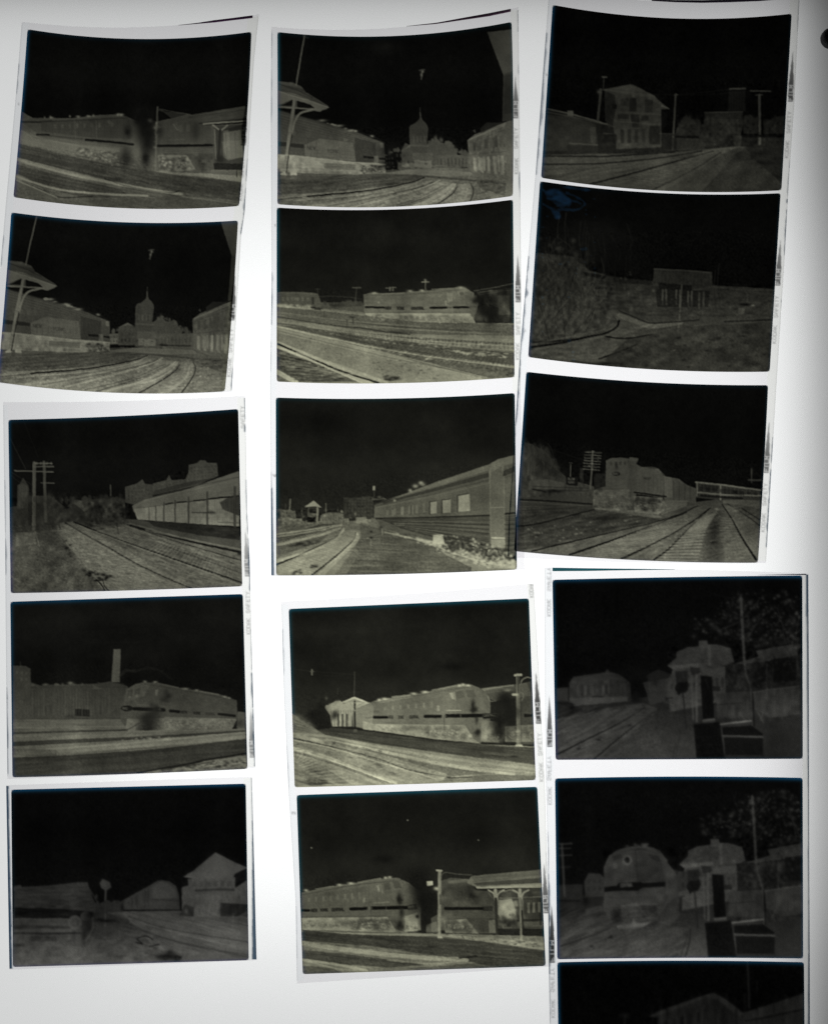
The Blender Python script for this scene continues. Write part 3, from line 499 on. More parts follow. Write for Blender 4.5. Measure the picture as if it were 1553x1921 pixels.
# ---- picture I: locomotive, canopy roof and lamp posts
def pic_canopy_train(f):
    f.V(24, 33, 130, 620, "70,100 1460,80 1460,800 70,800"); f.N(3, 320, 110, "70,100 1460,80 1460,800 70,800"); f.B(14, 1000, 500, 80, 24, .8)
    f.V(110, 130, 850, 1160, "100,750 250,850 700,900 1200,930 1470,940 1470,1200 100,1200")
    # far left bank and shed
    f.P(84, "115,752 200,790 250,840 115,880", .9, 10); f.N(6, 30, 8, "115,752 250,830 250,880 115,880", 24); f.P(150, "290,725 330,700 375,688 395,705 450,690 540,700 470,730 440,760 440,830 330,830 320,770"); f.N(10, 14, 22, "320,730 440,730 440,830 320,830")
    f.B(20, 265, 780, 44, 55, .9); f.B(18, 225, 770, 34, 26, .8); f.B(24, 275, 720, 24, 26, .8); f.B(24, 345, 770, 14, 20, .6)
    for x in (365, 388, 412): f.L(48, 9, f"{x},765 {x},830", .8)
    f.L(80, 5, "455,530 452,660", .9); f.L(48, 4, "447,545 455,540"); f.C(44, 3, "120,515 220,525 450,545", .9); f.C(40, 3, "220,540 350,552 450,535", .8); f.L(110, 8, "221,518 221,545", .9); f.L(90, 5, "210,528 232,528", .8); f.L(60, 5, "362,620 362,650", .7); f.B(84, 300, 675, 7, 12, .8)
    f.P(176, "380,697 455,665 535,700 470,690"); f.P(120, "395,698 455,675 510,702", .8); f.L(160, 7, "385,698 540,702", .9)
    # train
    f.P(100, "440,745 560,690 780,655 900,630 1000,605 1100,600 1170,630 1200,690 1200,800 1150,920 900,900 540,850 450,830"); f.P(150, "560,690 640,675 760,660 780,668 600,700", .5); f.P(132, "445,740 540,705 560,720 550,840 450,830", .6)
    for x, y, r in ((620, 678, 20), (590, 685, 10), (780, 650, 20), (840, 640, 20), (1030, 604, 14), (1052, 600, 12), (1078, 604, 14)): f.B(186, x, y, r, 7)
    f.C(170, 7, "660,668 760,657", .7); f.C(150, 7, "880,630 1010,605", .7)
    f.C(70, 4, "560,698 800,658 1080,612", .5); f.C(100, 16, "690,715 800,695 930,680", .45); f.P(112, "950,660 985,645 1000,680 960,690", .5); f.P(170, "975,645 995,642 1005,680 990,680", .6); f.P(164, "905,715 922,715 922,745 905,745", .5); f.P(150, "960,740 1040,738 1040,744 960,746"); f.P(110, "1080,620 1150,640 1180,740 1100,740 1060,660", .6)
    for k in range(3): f.C(84, 3, f"700,{705+k*12} 930,{672+k*10}", .45)
    for x in (565, 770, 860): f.L(100, 4, f"{x},700 {x},840", .4)
    f.P(104, "1160,620 1400,590 1430,660 1230,690 1190,680", .7); f.P(160, "1150,620 1330,598 1330,608 1160,632", .5); f.B(190, 1295, 632, 18, 9); f.C(80, 4, "1140,620 1170,640 1215,685", .7); f.C(150, 5, "1185,660 1200,690 1230,690", .6)
    f.L(16, 15, "562,779 632,780"); f.T(50, 642, 771, 15, "NEW", 0, 4, wide=.6, a=.8); f.T(50, 694, 771, 15, "YORK", 0, 4, wide=.55, a=.8); f.T(46, 756, 770, 15, "CENTRAL", -1, 4, wide=.52, a=.8); f.L(16, 18, "842,775 928,774"); f.L(16, 20, "960,772 1160,770"); f.L(90, 4, "1037,764 1038,782"); f.P(20, "1157,758 1235,755 1238,785 1160,790"); f.T(120, 1165, 764, 11, "CENTRAL", 0, 3, wide=.95, a=.7); f.L(110, 3, "1158,760 1234,757 1236,783 1161,788 1158,760", .5); f.L(120, 10, "935,774 955,773", .5); f.L(60, 4, "515,782 550,780", .6); f.T(80, 560, 745, 10, "NYC", 0, 3)
    f.V(146, 132, 815, 920, "500,800 560,815 1060,822 1110,900 1150,925 900,900 560,852 500,845"); f.N(9, 22, 16, "500,800 1060,822 1110,905 900,900 560,852"); f.S(60, 96, "840,830 1050,830 1070,895 850,880", 13, .6, 1); f.S(30, 110, "720,825 840,825 840,860 720,850", 14, .5); f.L(96, 5, "560,815 1050,818", .6)
    f.L(76, 6, "945,770 950,870", .8); f.L(84, 5, "958,830 958,870", .6); f.P(190, "1080,872 1100,872 1100,890 1080,890", .7); f.B(84, 1125, 880, 30, 26, .8); f.B(24, 1105, 715, 12, 32, .85); f.B(28, 1125, 795, 9, 20, .8)
    f.P(128, "1150,800 1240,800 1250,920 1150,915", .7); f.S(20, 160, "1160,830 1280,830 1280,915 1160,910", 14, .6, 1); f.B(26, 1290, 690, 44, 60, .95); f.B(24, 1250, 800, 48, 40, .9); f.B(22, 1255, 870, 28, 50, .95); f.B(30, 1330, 740, 50, 90, .7)
    f.P(100, "1340,600 1430,580 1440,930 1340,930", .6); f.P(20, "1385,760 1435,762 1435,778 1385,780", .9); f.P(140, "1280,830 1440,820 1445,915 1280,915", .7); f.S(30, 70, "1290,830 1440,830 1440,900 1290,900", 14, .5, 1); f.B(60, 1390, 700, 34, 34, .6)
    f.L(112, 20, "1350,545 1358,930", .7, False, 16); f.L(150, 12, "1335,548 1370,545"); f.L(60, 16, "1350,560 1350,640", .7); f.L(150, 14, "1325,655 1345,655"); f.C(120, 6, "1365,600 1375,575 1400,560 1430,565"); f.C(110, 6, "1370,690 1385,660 1365,640", .8); f.P(172, "1340,930 1375,930 1395,960 1330,960", .9)
    # canopy post
    f.L(30, 9, "455,690 457,850"); f.C(120, 5, "430,700 450,730 455,745", .8); f.C(120, 5, "500,700 470,720 457,745", .8); f.L(110, 8, "447,740 447,830", .6); f.P(150, "448,848 468,848 468,862 448,862")
    # ground
    f.P(60, "250,850 330,835 560,860 900,905 1300,940 1450,945 1450,1040 1000,985 600,930 300,880", .85); f.N(8, 120, 8, "250,850 1450,940 1450,1040 600,930", 6); f.C(40, 4, "330,870 600,920 850,960", .6); f.B(24, 1330, 995, 24, 5, .7)
    f.C(150, 14, "120,870 300,885 600,945 1000,1010 1450,1065", .6); f.P(84, "390,950 520,955 900,1030 1180,1090 980,1105 700,1030 480,985", .75); f.C(176, 16, "230,900 500,945 900,1035 1330,1095", .6); f.C(40, 5, "120,895 300,935 560,1000 760,1070 980,1110", .8); f.C(160, 24, "120,880 350,930 700,1025 950,1100", .5)
    f.C(172, 18, "120,950 300,1000 520,1085 680,1140", .75); f.C(60, 5, "125,965 300,1015 480,1080 640,1140", .7); f.P(90, "125,985 280,1050 430,1145 125,1160", .75); f.N(12, 80, 10, "120,880 700,1010 1000,1110 700,1145 120,1160", 18); f.S(60, 80, "130,900 900,1060 900,1120 400,1120 130,960", 10, .5, .3); f.S(20, 50, "180,1125 300,1130 300,1150 190,1145", 12, .7, .4)
    f.P(84, "1000,1110 1180,1095 1450,1100 1450,1130 900,1135", .7); f.C(24, 4, "950,1115 1100,1108", .7); f.S(30, 40, "280,910 620,960 620,980 300,930", 7, .5); f.N(4, 5, 5, "70,650 1470,600 1470,1170 70,1170")

# ---- picture J: two locomotives nose to nose, canopy on the right
def pic_two_diesels(f):
    f.V(20, 28, 90, 560, "60,60 1520,30 1520,660 60,660"); f.N(3, 320, 110, "60,60 1520,30 1520,660 60,660"); f.B(12, 580, 465, 60, 26, .8); f.B(14, 760, 560, 70, 60, .8)
    f.V(70, 84, 880, 1110, "100,860 700,880 1510,940 1510,1150 100,1150")
    f.P(82, "108,655 180,640 310,615 430,598 560,575 660,570 720,600 790,650 790,870 700,880 108,870")
    for x, y, r in ((135, 642, 14), (325, 611, 18), (390, 602, 20), (588, 570, 10), (612, 567, 12)): f.B(140, x, y, r, 7)
    f.C(120, 5, "190,635 290,618", .7); f.C(120, 6, "430,597 560,573", .7); f.C(44, 4, "110,668 400,615 700,580", .5); f.B(64, 265, 660, 30, 16, .7)
    for k in range(3): f.C(70, 3, f"320,{650+k*12} 490,{622+k*11}", .5)
    f.P(130, "535,615 550,610 560,650 545,650", .6); f.P(120, "460,685 474,684 474,712 460,712", .6); f.L(116, 6, "520,715 610,710", .7); f.P(82, "500,625 535,615 540,650 505,655", .5); f.P(90, "600,600 700,590 750,700 640,720", .4)
    f.L(14, 14, "110,757 152,757"); f.T(36, 165, 750, 15, "NEW", -2, 5, wide=.8); f.T(36, 215, 748, 15, "YORK", -2, 5, wide=.8); f.T(36, 282, 746, 15, "CENTRAL", -2, 5, wide=.72); f.L(12, 18, "390,749 480,746"); f.L(12, 20, "512,744 715,740"); f.L(80, 4, "592,736 592,752"); f.L(100, 14, "487,746 508,745", .5); f.P(36, "712,728 765,720 770,750 715,755", .8); f.T(96, 718, 733, 12, "NYC", -3, 3)
    f.V(124, 110, 795, 880, "110,800 600,795 640,860 700,885 110,868"); f.N(9, 24, 16, "110,800 600,795 640,870 110,868"); f.S(50, 62, "390,810 600,810 620,870 400,865", 13, .6, 1); f.B(64, 355, 830, 36, 22, .7); f.L(60, 5, "110,795 590,790", .6); f.L(60, 6, "505,750 508,850", .6)
    f.P(118, "700,790 770,770 770,875 700,880", .8); f.S(14, 130, "700,800 770,800 770,880 700,880", 12, .6, 1); f.B(20, 667, 690, 14, 34, .9); f.B(24, 680, 770, 14, 30, .8); f.B(30, 668, 850, 26, 34, .8); f.B(60, 640, 820, 40, 20, .5)
    f.B(14, 800, 690, 60, 80, .95); f.B(12, 790, 610, 54, 50, .9); f.B(18, 830, 710, 40, 50, .8); f.B(22, 815, 820, 22, 60, .95); f.B(20, 770, 792, 10, 10)
    # right engine
    f.P(66, "900,590 960,570 1080,580 1100,640 1210,650 1225,890 1100,890 920,870 850,880 850,800 900,770"); f.N(8, 40, 30, "900,580 1220,600 1220,880 900,880"); f.B(50, 1000, 640, 50, 30, .6); f.B(46, 1100, 690, 40, 40, .6); f.P(100, "940,590 1060,575 1080,590 950,605", .5)
    f.L(14, 17, "930,746 1145,747"); f.P(40, "1145,735 1200,732 1200,760 1145,762", .8); f.V(120, 104, 800, 885, "920,815 1050,805 1120,890 930,885"); f.S(50, 66, "930,815 1050,815 1080,880 940,880", 13, .6, 1); f.B(52, 1140, 850, 40, 34, .8); f.P(104, "1175,815 1225,810 1225,885 1180,885", .6); f.P(104, "820,840 880,820 885,885 820,885", .6)
    f.P(150, "822,592 858,588 860,612 825,618"); f.B(150, 880, 632, 16, 10)
    # canopy
    f.P(92, "1080,560 1480,523 1480,620 1110,625 1050,600"); f.P(74, "1080,560 1480,523 1480,560 1090,595", .5); f.N(5, 90, 4, "1080,560 1480,523 1480,600 1090,610", -5); f.P(56, "1090,600 1480,570 1480,600 1110,615", .8); f.P(132, "1100,622 1480,600 1480,628 1110,632"); f.L(48, 4, "1130,620 1480,606", .5)
    f.P(60, "1200,640 1485,630 1490,900 1220,890"); f.P(128, "1235,700 1310,690 1340,800 1330,870 1260,870 1235,780", .7); f.B(150, 1280, 770, 34, 60, .5); f.B(36, 1280, 830, 40, 30, .7); f.L(104, 5, "1240,688 1480,680", .8); f.L(96, 4, "1170,650 1200,690", .6)
    f.N(8, 30, 30, "1225,650 1485,650 1485,850 1225,850"); f.L(30, 10, "1340,815 1490,810", .8); f.P(90, "1340,825 1490,820 1490,850 1340,850", .6); f.P(24, "1225,860 1490,862 1490,900 1230,892", .9)
    for x, b in ((1220, 880), (1360, 930)):
        f.C(128, 9, f"{x-45},640 {x-15},660 {x-5},700"); f.C(128, 9, f"{x+45},640 {x+15},660 {x},700"); f.L(124, 18, f"{x-5},640 {x},690"); f.L(40 if x < 1300 else 96, 14, f"{x-2},690 {x+4},{b}"); f.L(120, 6, f"{x+10},690 {x+14},{b-100}", .6)
    f.L(24, 11, "1367,760 1378,935", .8); f.L(34, 10, "1470,690 1474,840", .8); f.C(110, 6, "1265,650 1300,640 1340,660", .7); f.P(40, "1450,690 1480,690 1485,800 1455,800", .4)
    # lamp post
    f.L(120, 20, "897,540 895,900", .85); f.L(130, 10, "880,528 908,530"); f.C(80, 5, "905,560 930,540 1000,550 1080,555", .8); f.L(56, 12, "900,670 902,720", .7); f.P(130, "885,900 905,900 925,928 885,926"); f.C(110, 6, "900,600 905,650 880,640", .8)
    # ground
    f.P(116, "108,868 400,885 700,888 960,890 1490,905 1495,985 1200,940 900,905 500,900 110,880", .7); f.N(8, 30, 10, "900,890 1490,910 1490,980 1100,930"); f.P(44, "115,868 400,895 760,905 1100,930 1500,990 1500,1075 1250,1085 900,1020 500,960 115,930", .8); f.N(6, 140, 7, "115,870 1500,990 1500,1075 115,980", 5)
    f.C(104, 26, "115,945 400,985 700,1020 1050,1040", .75); f.C(30, 4, "120,910 300,940 420,950", .6); f.P(46, "115,985 300,1000 700,1050 820,1068 600,1085 300,1060 115,1030", .8); f.C(112, 14, "115,1040 300,1065 480,1100", .8); f.C(108, 10, "600,1040 850,1062 1060,1040", .5); f.P(60, "115,1075 250,1080 350,1115 115,1120", .8); f.L(120, 6, "120,1045 350,1100", .5)
    f.C(14, 7, "1010,1028 1060,1025 1108,1018"); f.B(14, 1080, 1022, 26, 6); f.C(20, 4, "560,960 860,1000", .5); f.B(18, 852, 965, 22, 4, .8); f.P(40, "700,1090 1200,1050 1500,1070 1500,1090 800,1100", .5); f.N(4, 40, 6, "110,900 1500,960 1500,1110 110,1110", 6); f.N(3.5, 5, 5, "60,560 1510,540 1510,1140 60,1140")
    for x, y in ((715, 241), (165, 400), (1118, 355)): f.B(150, x, y, 4, 4)

# ---- picture K: house beside the line, poles
def pic_house(f):
    f.V(36, 64, 760, 1000, "60,760 600,770 1000,770 1330,700 1330,1050 60,1050"); f.P(28, "80,560 360,620 440,650 700,690 1060,700 1330,700 1330,800 60,800")
    f.P(44, "85,590 240,605 350,640 365,780 85,780"); f.C(84, 6, "100,560 230,590 340,620 440,650"); f.C(72, 5, "100,578 240,605 420,645", .8); f.P(74, "205,570 235,570 235,600 205,595"); f.L(72, 5, "215,740 360,748"); f.P(62, "320,650 352,655 350,745 325,740", .7); f.N(4, 30, 20, "85,600 350,640 360,790 85,790"); f.P(34, "200,748 365,755 365,800 200,790", .8)
    # house
    f.P(40, "395,470 450,480 455,570 460,640 420,660 400,620", .8); f.P(56, "380,462 530,435 545,435 650,490 690,530 730,560 690,565 690,760 455,770 440,640 455,560 450,490"); f.P(66, "380,462 530,434 600,465 650,490 690,530 730,560 640,520 620,500 470,478", .9); f.L(84, 5, "690,545 730,560")
    f.P(18, "436,535 460,538 460,562 436,560"); f.P(28, "525,505 562,505 562,575 525,575", .9); f.B(80, 545, 495, 8, 5); f.P(34, "480,510 520,505 520,545 480,545", .6); f.P(34, "605,510 648,515 645,580 605,578", .7); f.L(72, 5, "470,578 690,590", .7); f.P(30, "465,588 520,588 520,612 465,612", .8); f.P(30, "585,597 625,597 625,622 585,622", .8); f.P(22, "530,590 575,590 575,660 540,655", .6); f.L(72, 6, "455,625 640,640 690,640", .7)
    f.P(62, "490,660 560,670 560,760 490,765", .5); f.P(24, "630,650 685,650 685,745 630,745", .7); f.P(26, "395,690 440,690 440,790 370,780", .7); f.L(72, 5, "390,688 440,690", .7); f.P(24, "440,690 460,695 455,790 440,785", .8); f.L(70, 6, "680,690 755,690", .6); f.L(70, 5, "480,730 480,770", .4); f.P(12, "690,570 720,580 720,640 690,680", .7); f.N(4, 14, 18, "380,440 700,480 700,770 380,770")
    f.L(50, 5, "393,395 390,460"); f.L(80, 7, "385,395 408,397", .9); f.L(58, 13, "378,460 362,620"); f.B(76, 368, 474, 10, 10); f.L(62, 10, "765,485 748,770"); f.L(70, 6, "757,490 775,488"); f.B(140, 752, 706, 4, 4)
    # trees and sheds
    f.P(42, "760,700 780,640 815,610 820,590 830,610 890,640 890,700"); f.B(46, 830, 650, 50, 40, .6); f.L(14, 12, "770,708 880,708"); f.P(26, "690,690 770,690 770,770 690,770", .5); f.P(34, "915,580 1110,575 1115,640 1100,700 1000,700 910,640"); f.P(44, "930,620 1090,620 1095,690 1000,690 920,660", .8); f.L(60, 5, "915,580 1110,576"); f.L(56, 4, "920,616 1090,618", .7); f.P(40, "890,640 1000,640 1030,690 1030,740 890,760", .8)
    f.L(66, 9, "1045,458 1125,455", .9); f.P(24, "1040,470 1125,465 1125,575 1035,575", .7)
    for x in range(1045, 1125, 14): f.L(38, 3, f"{x},470 {x},570", .4)
    f.L(78, 14, "1198,490 1200,740", .8); f.L(70, 6, "1150,468 1255,470"); f.L(66, 5, "1180,490 1215,488"); f.P(36, "1115,600 1150,590 1190,630 1190,690 1115,690", .9); f.P(30, "1220,640 1280,600 1325,600 1325,690 1220,690", .9); f.L(10, 16, "1115,702 1325,700", .9); f.B(14, 1060, 730, 50, 20, .8); f.B(16, 890, 765, 20, 12, .8); f.P(72, "1060,700 1110,700 1100,760 1070,750", .4)
    f.N(6, 14, 14, "760,590 1330,590 1330,780 760,780"); f.P(46, "770,710 900,715 920,780 770,775", .8); f.B(18, 730, 745, 14, 20, .6)
    # tracks
    f.P(60, "75,800 700,790 1080,755 1150,760 650,985 330,950 75,915"); f.N(5, 60, 6, "75,790 1100,760 650,985 75,920", -10); f.L(14, 7, "75,805 400,808 760,785", .9); f.C(16, 7, "75,848 350,845 640,820 900,780", .85); f.C(12, 8, "320,952 560,890 760,835 960,780", 1, 4); f.C(14, 9, "640,985 800,905 900,850 1000,785", 1, 4); f.C(26, 4, "450,895 700,850 900,790", .4)
    f.C(74, 30, "500,975 740,895 940,800", .4, 8); f.ties(78, 7, 3, "880,795 700,860 400,945", "1000,780 850,880 660,980", 30, .3, .7)
    f.P(40, "1080,760 1200,770 1330,900 1320,990 700,985 950,830", .7); f.P(24, "1120,760 1330,740 1330,960 1180,830", .7); f.N(5, 40, 24, "700,800 1330,750 1330,990 700,990"); f.B(22, 1170, 810, 40, 16, .6); f.V(50, 74, 820, 960, "640,985 1000,790 1080,790 900,990", .5); f.N(2.4, 5, 5, "60,400 1360,400 1340,1000 60,1000")

# ---- picture L: bare trees, a water tank on posts
def pic_tank(f):
    f.B(22, 200, 480, 150, 140, .9); f.V(40, 58, 560, 1040, "100,420 300,440 400,520 580,560 740,575 1080,600 1420,620 1400,1090 50,1090"); f.P(50, "100,430 360,450 380,520 700,580 560,760 300,900 60,1000", .5)
    f.N(7, 18, 26, "80,380 420,420 700,600 640,900 60,1000"); f.B(84, 228, 395, 24, 14, .5); f.S(40, 60, "110,340 300,300 400,420 380,520 110,480", 10, .4, 1.2)
    for x, y0 in ((230, 220), (270, 200), (350, 250), (385, 280), (600, 440), (545, 420), (180, 330), (1110, 480), (1090, 520)): f.C(34, 5, f"{x},{y0} {x-8},{y0+100} {x+4},{y0+220}", .7)
    f.B(20, 440, 340, 160, 100, .5); f.B(16, 560, 450, 120, 80, .6); f.P(12, "480,545 580,560 740,575 740,540 600,480 480,480", .5)
    f.P(16, "355,525 420,535 490,550 480,565 380,550", .8); f.P(22, "560,555 740,575 745,600 560,590", .5); f.N(5, 40, 12, "360,560 1420,600 1400,780 360,760")
    # branches over the left
    for q in ("100,620 140,760 175,900", "230,640 250,760 260,890 230,960", "480,680 350,820 240,960 180,1010", "330,700 250,850", "430,720 380,850", "120,650 180,655"): f.C(24, 5, q, .55)
    for q in ("190,660 260,700 240,800", "300,640 330,720 270,880", "240,600 200,800", "420,640 320,780"): f.C(66, 4, q, .4)
    # tank
    f.P(40, "752,512 800,510 1070,527 1075,605 745,590"); f.L(62, 5, "752,510 900,516 1070,530"); f.N(3, 14, 20, "752,512 1070,527 1075,605 750,595"); f.P(16, "775,585 960,600 960,640 780,625", .8); f.P(24, "760,620 1060,630 1050,720 770,720", .8)
    for x, y in ((800, 625), (820, 625), (875, 628), (895, 628), (940, 635), (960, 635), (1000, 640), (1025, 640)): f.L(72 if x < 970 else 58, 10, f"{x},{y} {x-2},{y+40+(x%7)*8}", .75); f.L(60, 10, f"{x},{y+30} {x},{y+80}", .5)
    f.L(74, 9, "905,600 895,740 885,860", .7); f.B(76, 750, 630, 12, 9, .8); f.P(60, "420,620 500,620 490,660 430,655", .7); f.N(8, 8, 18, "420,610 520,610 520,670 420,670"); f.S(8, 90, "560,560 660,500 660,510 600,580", 5, .5)
    f.B(10, 1250, 706, 34, 8); f.B(100, 1295, 713, 10, 4); f.P(66, "1215,725 1250,725 1245,760 1215,760", .7); f.L(70, 5, "1265,650 1265,690", .6); f.L(14, 8, "1140,800 1400,790", .7)
    # track curve
    f.P(64, "60,960 300,900 480,860 555,800 520,750 600,760 760,810 640,850 560,890 730,870 700,920 440,1005 300,1010 60,1000", .8); f.C(76, 24, "560,765 650,800 740,825 900,805", .8); f.C(10, 11, "80,940 250,915 380,885 480,865 545,830 560,795"); f.C(14, 10, "90,915 300,900 420,880", .8); f.C(12, 8, "485,880 560,892 640,888 740,870", .9); f.C(12, 7, "450,1005 560,965 660,925", .9); f.C(16, 7, "560,740 680,790 760,808 1000,790", .7); f.B(12, 490, 1030, 60, 8, .9); f.C(14, 5, "300,1015 400,1030 520,1045", .8)
    f.C(70, 8, "80,925 300,880 470,845 530,810", .5); f.N(5, 30, 10, "60,880 760,800 760,1000 60,1000", -10); f.P(36, "600,900 900,830 1400,800 1390,1080 560,1060 480,1010", .6); f.B(66, 1030, 900, 130, 60, .55); f.B(70, 750, 1030, 20, 14, .6); f.N(6, 46, 26, "600,850 1400,780 1390,1080 560,1060"); f.S(50, 22, "800,850 1400,800 1390,1060 700,1050", 12, .5); f.B(16, 1240, 880, 26, 5, .8); f.S(20, 74, "740,900 1390,900 1390,1050 740,1050", 6, .5); f.N(2.4, 5, 5, "60,300 1440,300 1400,1090 50,1090")

# ---- picture M: freight locomotive, telegraph pole, converging tracks
def pic_freight(f):
    f.V(56, 78, 680, 1050, "90,690 500,700 1000,730 1400,680 1390,1070 70,1070")
    f.P(58, "125,400 160,410 240,450 300,540 360,600 500,640 500,740 100,740 100,560"); f.N(8, 16, 26, "110,400 250,440 360,590 360,690 100,700"); f.B(26, 225, 520, 40, 50, .7); f.B(22, 300, 560, 60, 40, .6); f.C(64, 9, "150,660 150,520 140,440", .6); f.C(62, 7, "160,540 190,470 230,420", .5); f.P(84, "150,610 240,600 340,620 340,660 150,660", .5); f.C(26, 4, "110,390 300,450 520,520", .5)
    for y in (640, 655): f.L(30, 5, f"170,{y} 470,{y+10}", .5)
    f.B(16, 290, 665, 46, 8, .9); f.L(14, 8, "100,710 280,720 490,735", .9); f.L(18, 8, "170,655 240,668", .8); f.L(96, 8, "105,720 300,735 480,745", .4)
    f.L(80, 5, "375,520 373,590"); f.L(86, 5, "367,513 383,513", .7); f.P(18, "350,588 415,590 412,637 350,630"); f.T(84, 360, 594, 10, "SLOW", 2, 3); f.T(74, 360, 612, 10, "YARD", 2, 3); f.P(62, "425,540 445,540 445,640 425,640", .5); f.P(50, "500,570 560,570 555,690 500,690", .6); f.N(6, 12, 16, "420,560 560,560 560,700 420,700")
    # telegraph pole
    f.L(78, 9, "494,450 482,650", .9)
    for k in range(7): f.L(92, 4, f"{452-k*1.5},{455+k*15} {542-k*2},{458+k*16}", .9); f.S(6, 110, f"{450-k},{448+k*15} {540-k*2},{450+k*16} {540-k*2},{455+k*16} {450-k},{453+k*15}", 4, .5)
    # locomotive
    f.P(68, "565,500 590,488 640,484 690,490 695,480 740,487 728,520 760,535 850,545 880,590 875,700 730,680 700,760 560,770 495,740 500,660 560,640"); f.P(80, "568,505 590,490 680,492 690,560 680,650 565,650", .5); f.P(62, "690,520 735,530 730,680 700,690 690,600", .6); f.P(72, "740,545 850,555 870,600 865,690 740,675", .6); f.P(84, "690,483 742,488 735,505 690,500", .7); f.L(80, 4, "565,505 600,487 690,490", .7)
    f.B(26, 622, 572, 22, 11, 1, True); f.T(90, 606, 567, 9, "NYC", 0, 3, wide=1); f.B(30, 622, 530, 8, 16, .8); f.P(30, "765,590 810,590 800,605 770,602", .5); f.P(68, "870,580 960,600 1000,630 1050,650 1050,730 880,720"); f.P(100, "880,585 920,590 925,700 885,700", .4); f.C(80, 8, "760,538 830,540 880,580", .6)
    for x in (930, 960, 990, 1020): f.L(48, 5, f"{x},{610+(x-930)*.2} {x},715", .6)
    for x in (745, 770, 795, 820, 845): f.L(58, 4, f"{x},600 {x},670", .6)
    f.P(92, "500,660 690,655 700,760 560,770 495,740", .5); f.N(7, 20, 18, "495,650 700,650 700,770 495,760"); f.L(8, 7, "718,672 800,682 890,695"); f.P(96, "715,690 870,700 900,750 850,790 720,780"); f.S(40, 40, "720,700 870,705 880,770 730,770", 12, .6, 1); f.B(40, 735, 735, 14, 24, .8); f.P(108, "500,755 700,765 830,790 880,810 700,800 520,775", .5); f.S(20, 118, "510,720 860,740 860,790 520,770", 10, .5); f.P(84, "880,715 1010,715 1000,745 900,780 860,800", .8)
    # bridge
    f.P(46, "1050,620 1200,635 1400,665 1395,740 1190,715 1050,700"); f.L(96, 9, "1050,617 1180,630 1400,660"); f.L(110, 7, "1060,672 1200,685 1400,690", .8); f.L(96, 9, "1183,632 1183,710"); f.L(96, 6, "1058,620 1055,690"); f.P(20, "1080,630 1170,640 1170,665 1085,655", .5); f.P(18, "1195,650 1310,665 1310,690 1200,680", .5); f.L(8, 10, "1075,690 1300,705", .7); f.P(80, "1195,712 1395,715 1395,760 1300,740 1195,730", .7); f.L(80, 5, "1350,545 1350,620", .8); f.L(66, 10, "1335,605 1400,606", .8); f.B(66, 1350, 560, 7, 20, .6); f.L(64, 4, "1310,660 1310,700", .5)
    # tracks
    f.P(42, "85,780 500,760 700,790 870,820 300,960 85,985", .5); f.N(6, 60, 10, "85,760 900,800 500,950 85,990", -8); f.C(16, 7, "85,855 200,840 500,765", .9); f.L(36, 6, "85,770 400,755", .6); f.B(14, 560, 815, 60, 12, .6); f.S(26, 118, "140,850 800,820 700,870 300,940 150,960", 6, .6)
    f.P(84, "160,985 880,815 1100,740 1180,760 1080,800 830,1030 650,1030", .45); f.C(14, 8, "165,990 480,915 800,840 960,790 1060,745", 1, 4); f.C(10, 10, "370,1008 600,930 820,850 1000,780", 1, 5); f.C(12, 11, "645,1032 780,970 950,880 1060,810 1120,760", 1, 4); f.C(12, 11, "825,1035 900,980 1000,880 1080,800 1130,755", 1, 4)
    f.ties(104, 4, 11, "760,880 560,960 400,1020", "1010,850 850,940 670,1030", 15, .42, 1); f.ties(104, 4, 11, "1080,830 1000,900 880,1040", "1180,800 1110,900 1060,1040", 17, .42, 1); f.P(34, "1135,800 1165,775 1185,850 1200,1050 1095,1050 1105,950", .5, 16); f.B(24, 1150, 880, 26, 70, .6)
    f.C(12, 12, "1375,1035 1300,920 1240,810 1190,735", 1, 4); f.C(30, 6, "1395,850 1280,770 1220,735", .8); f.C(16, 7, "1395,820 1300,760", .6); f.ties(100, 4, 9, "1195,780 1180,900 1230,1045", "1230,790 1290,900 1370,1040", 18, .3, 1); f.P(84, "1200,740 1260,750 1395,860 1395,1030 1330,950", .4); f.B(112, 1162, 762, 10, 8, .6); f.S(60, 112, "300,1010 1000,800 1100,760 900,1030 500,1020", 6, .5); f.N(5, 40, 8, "85,780 1395,720 1390,1050 85,1010", -14); f.N(3, 5, 5, "70,380 1410,500 1400,1060 70,1060")

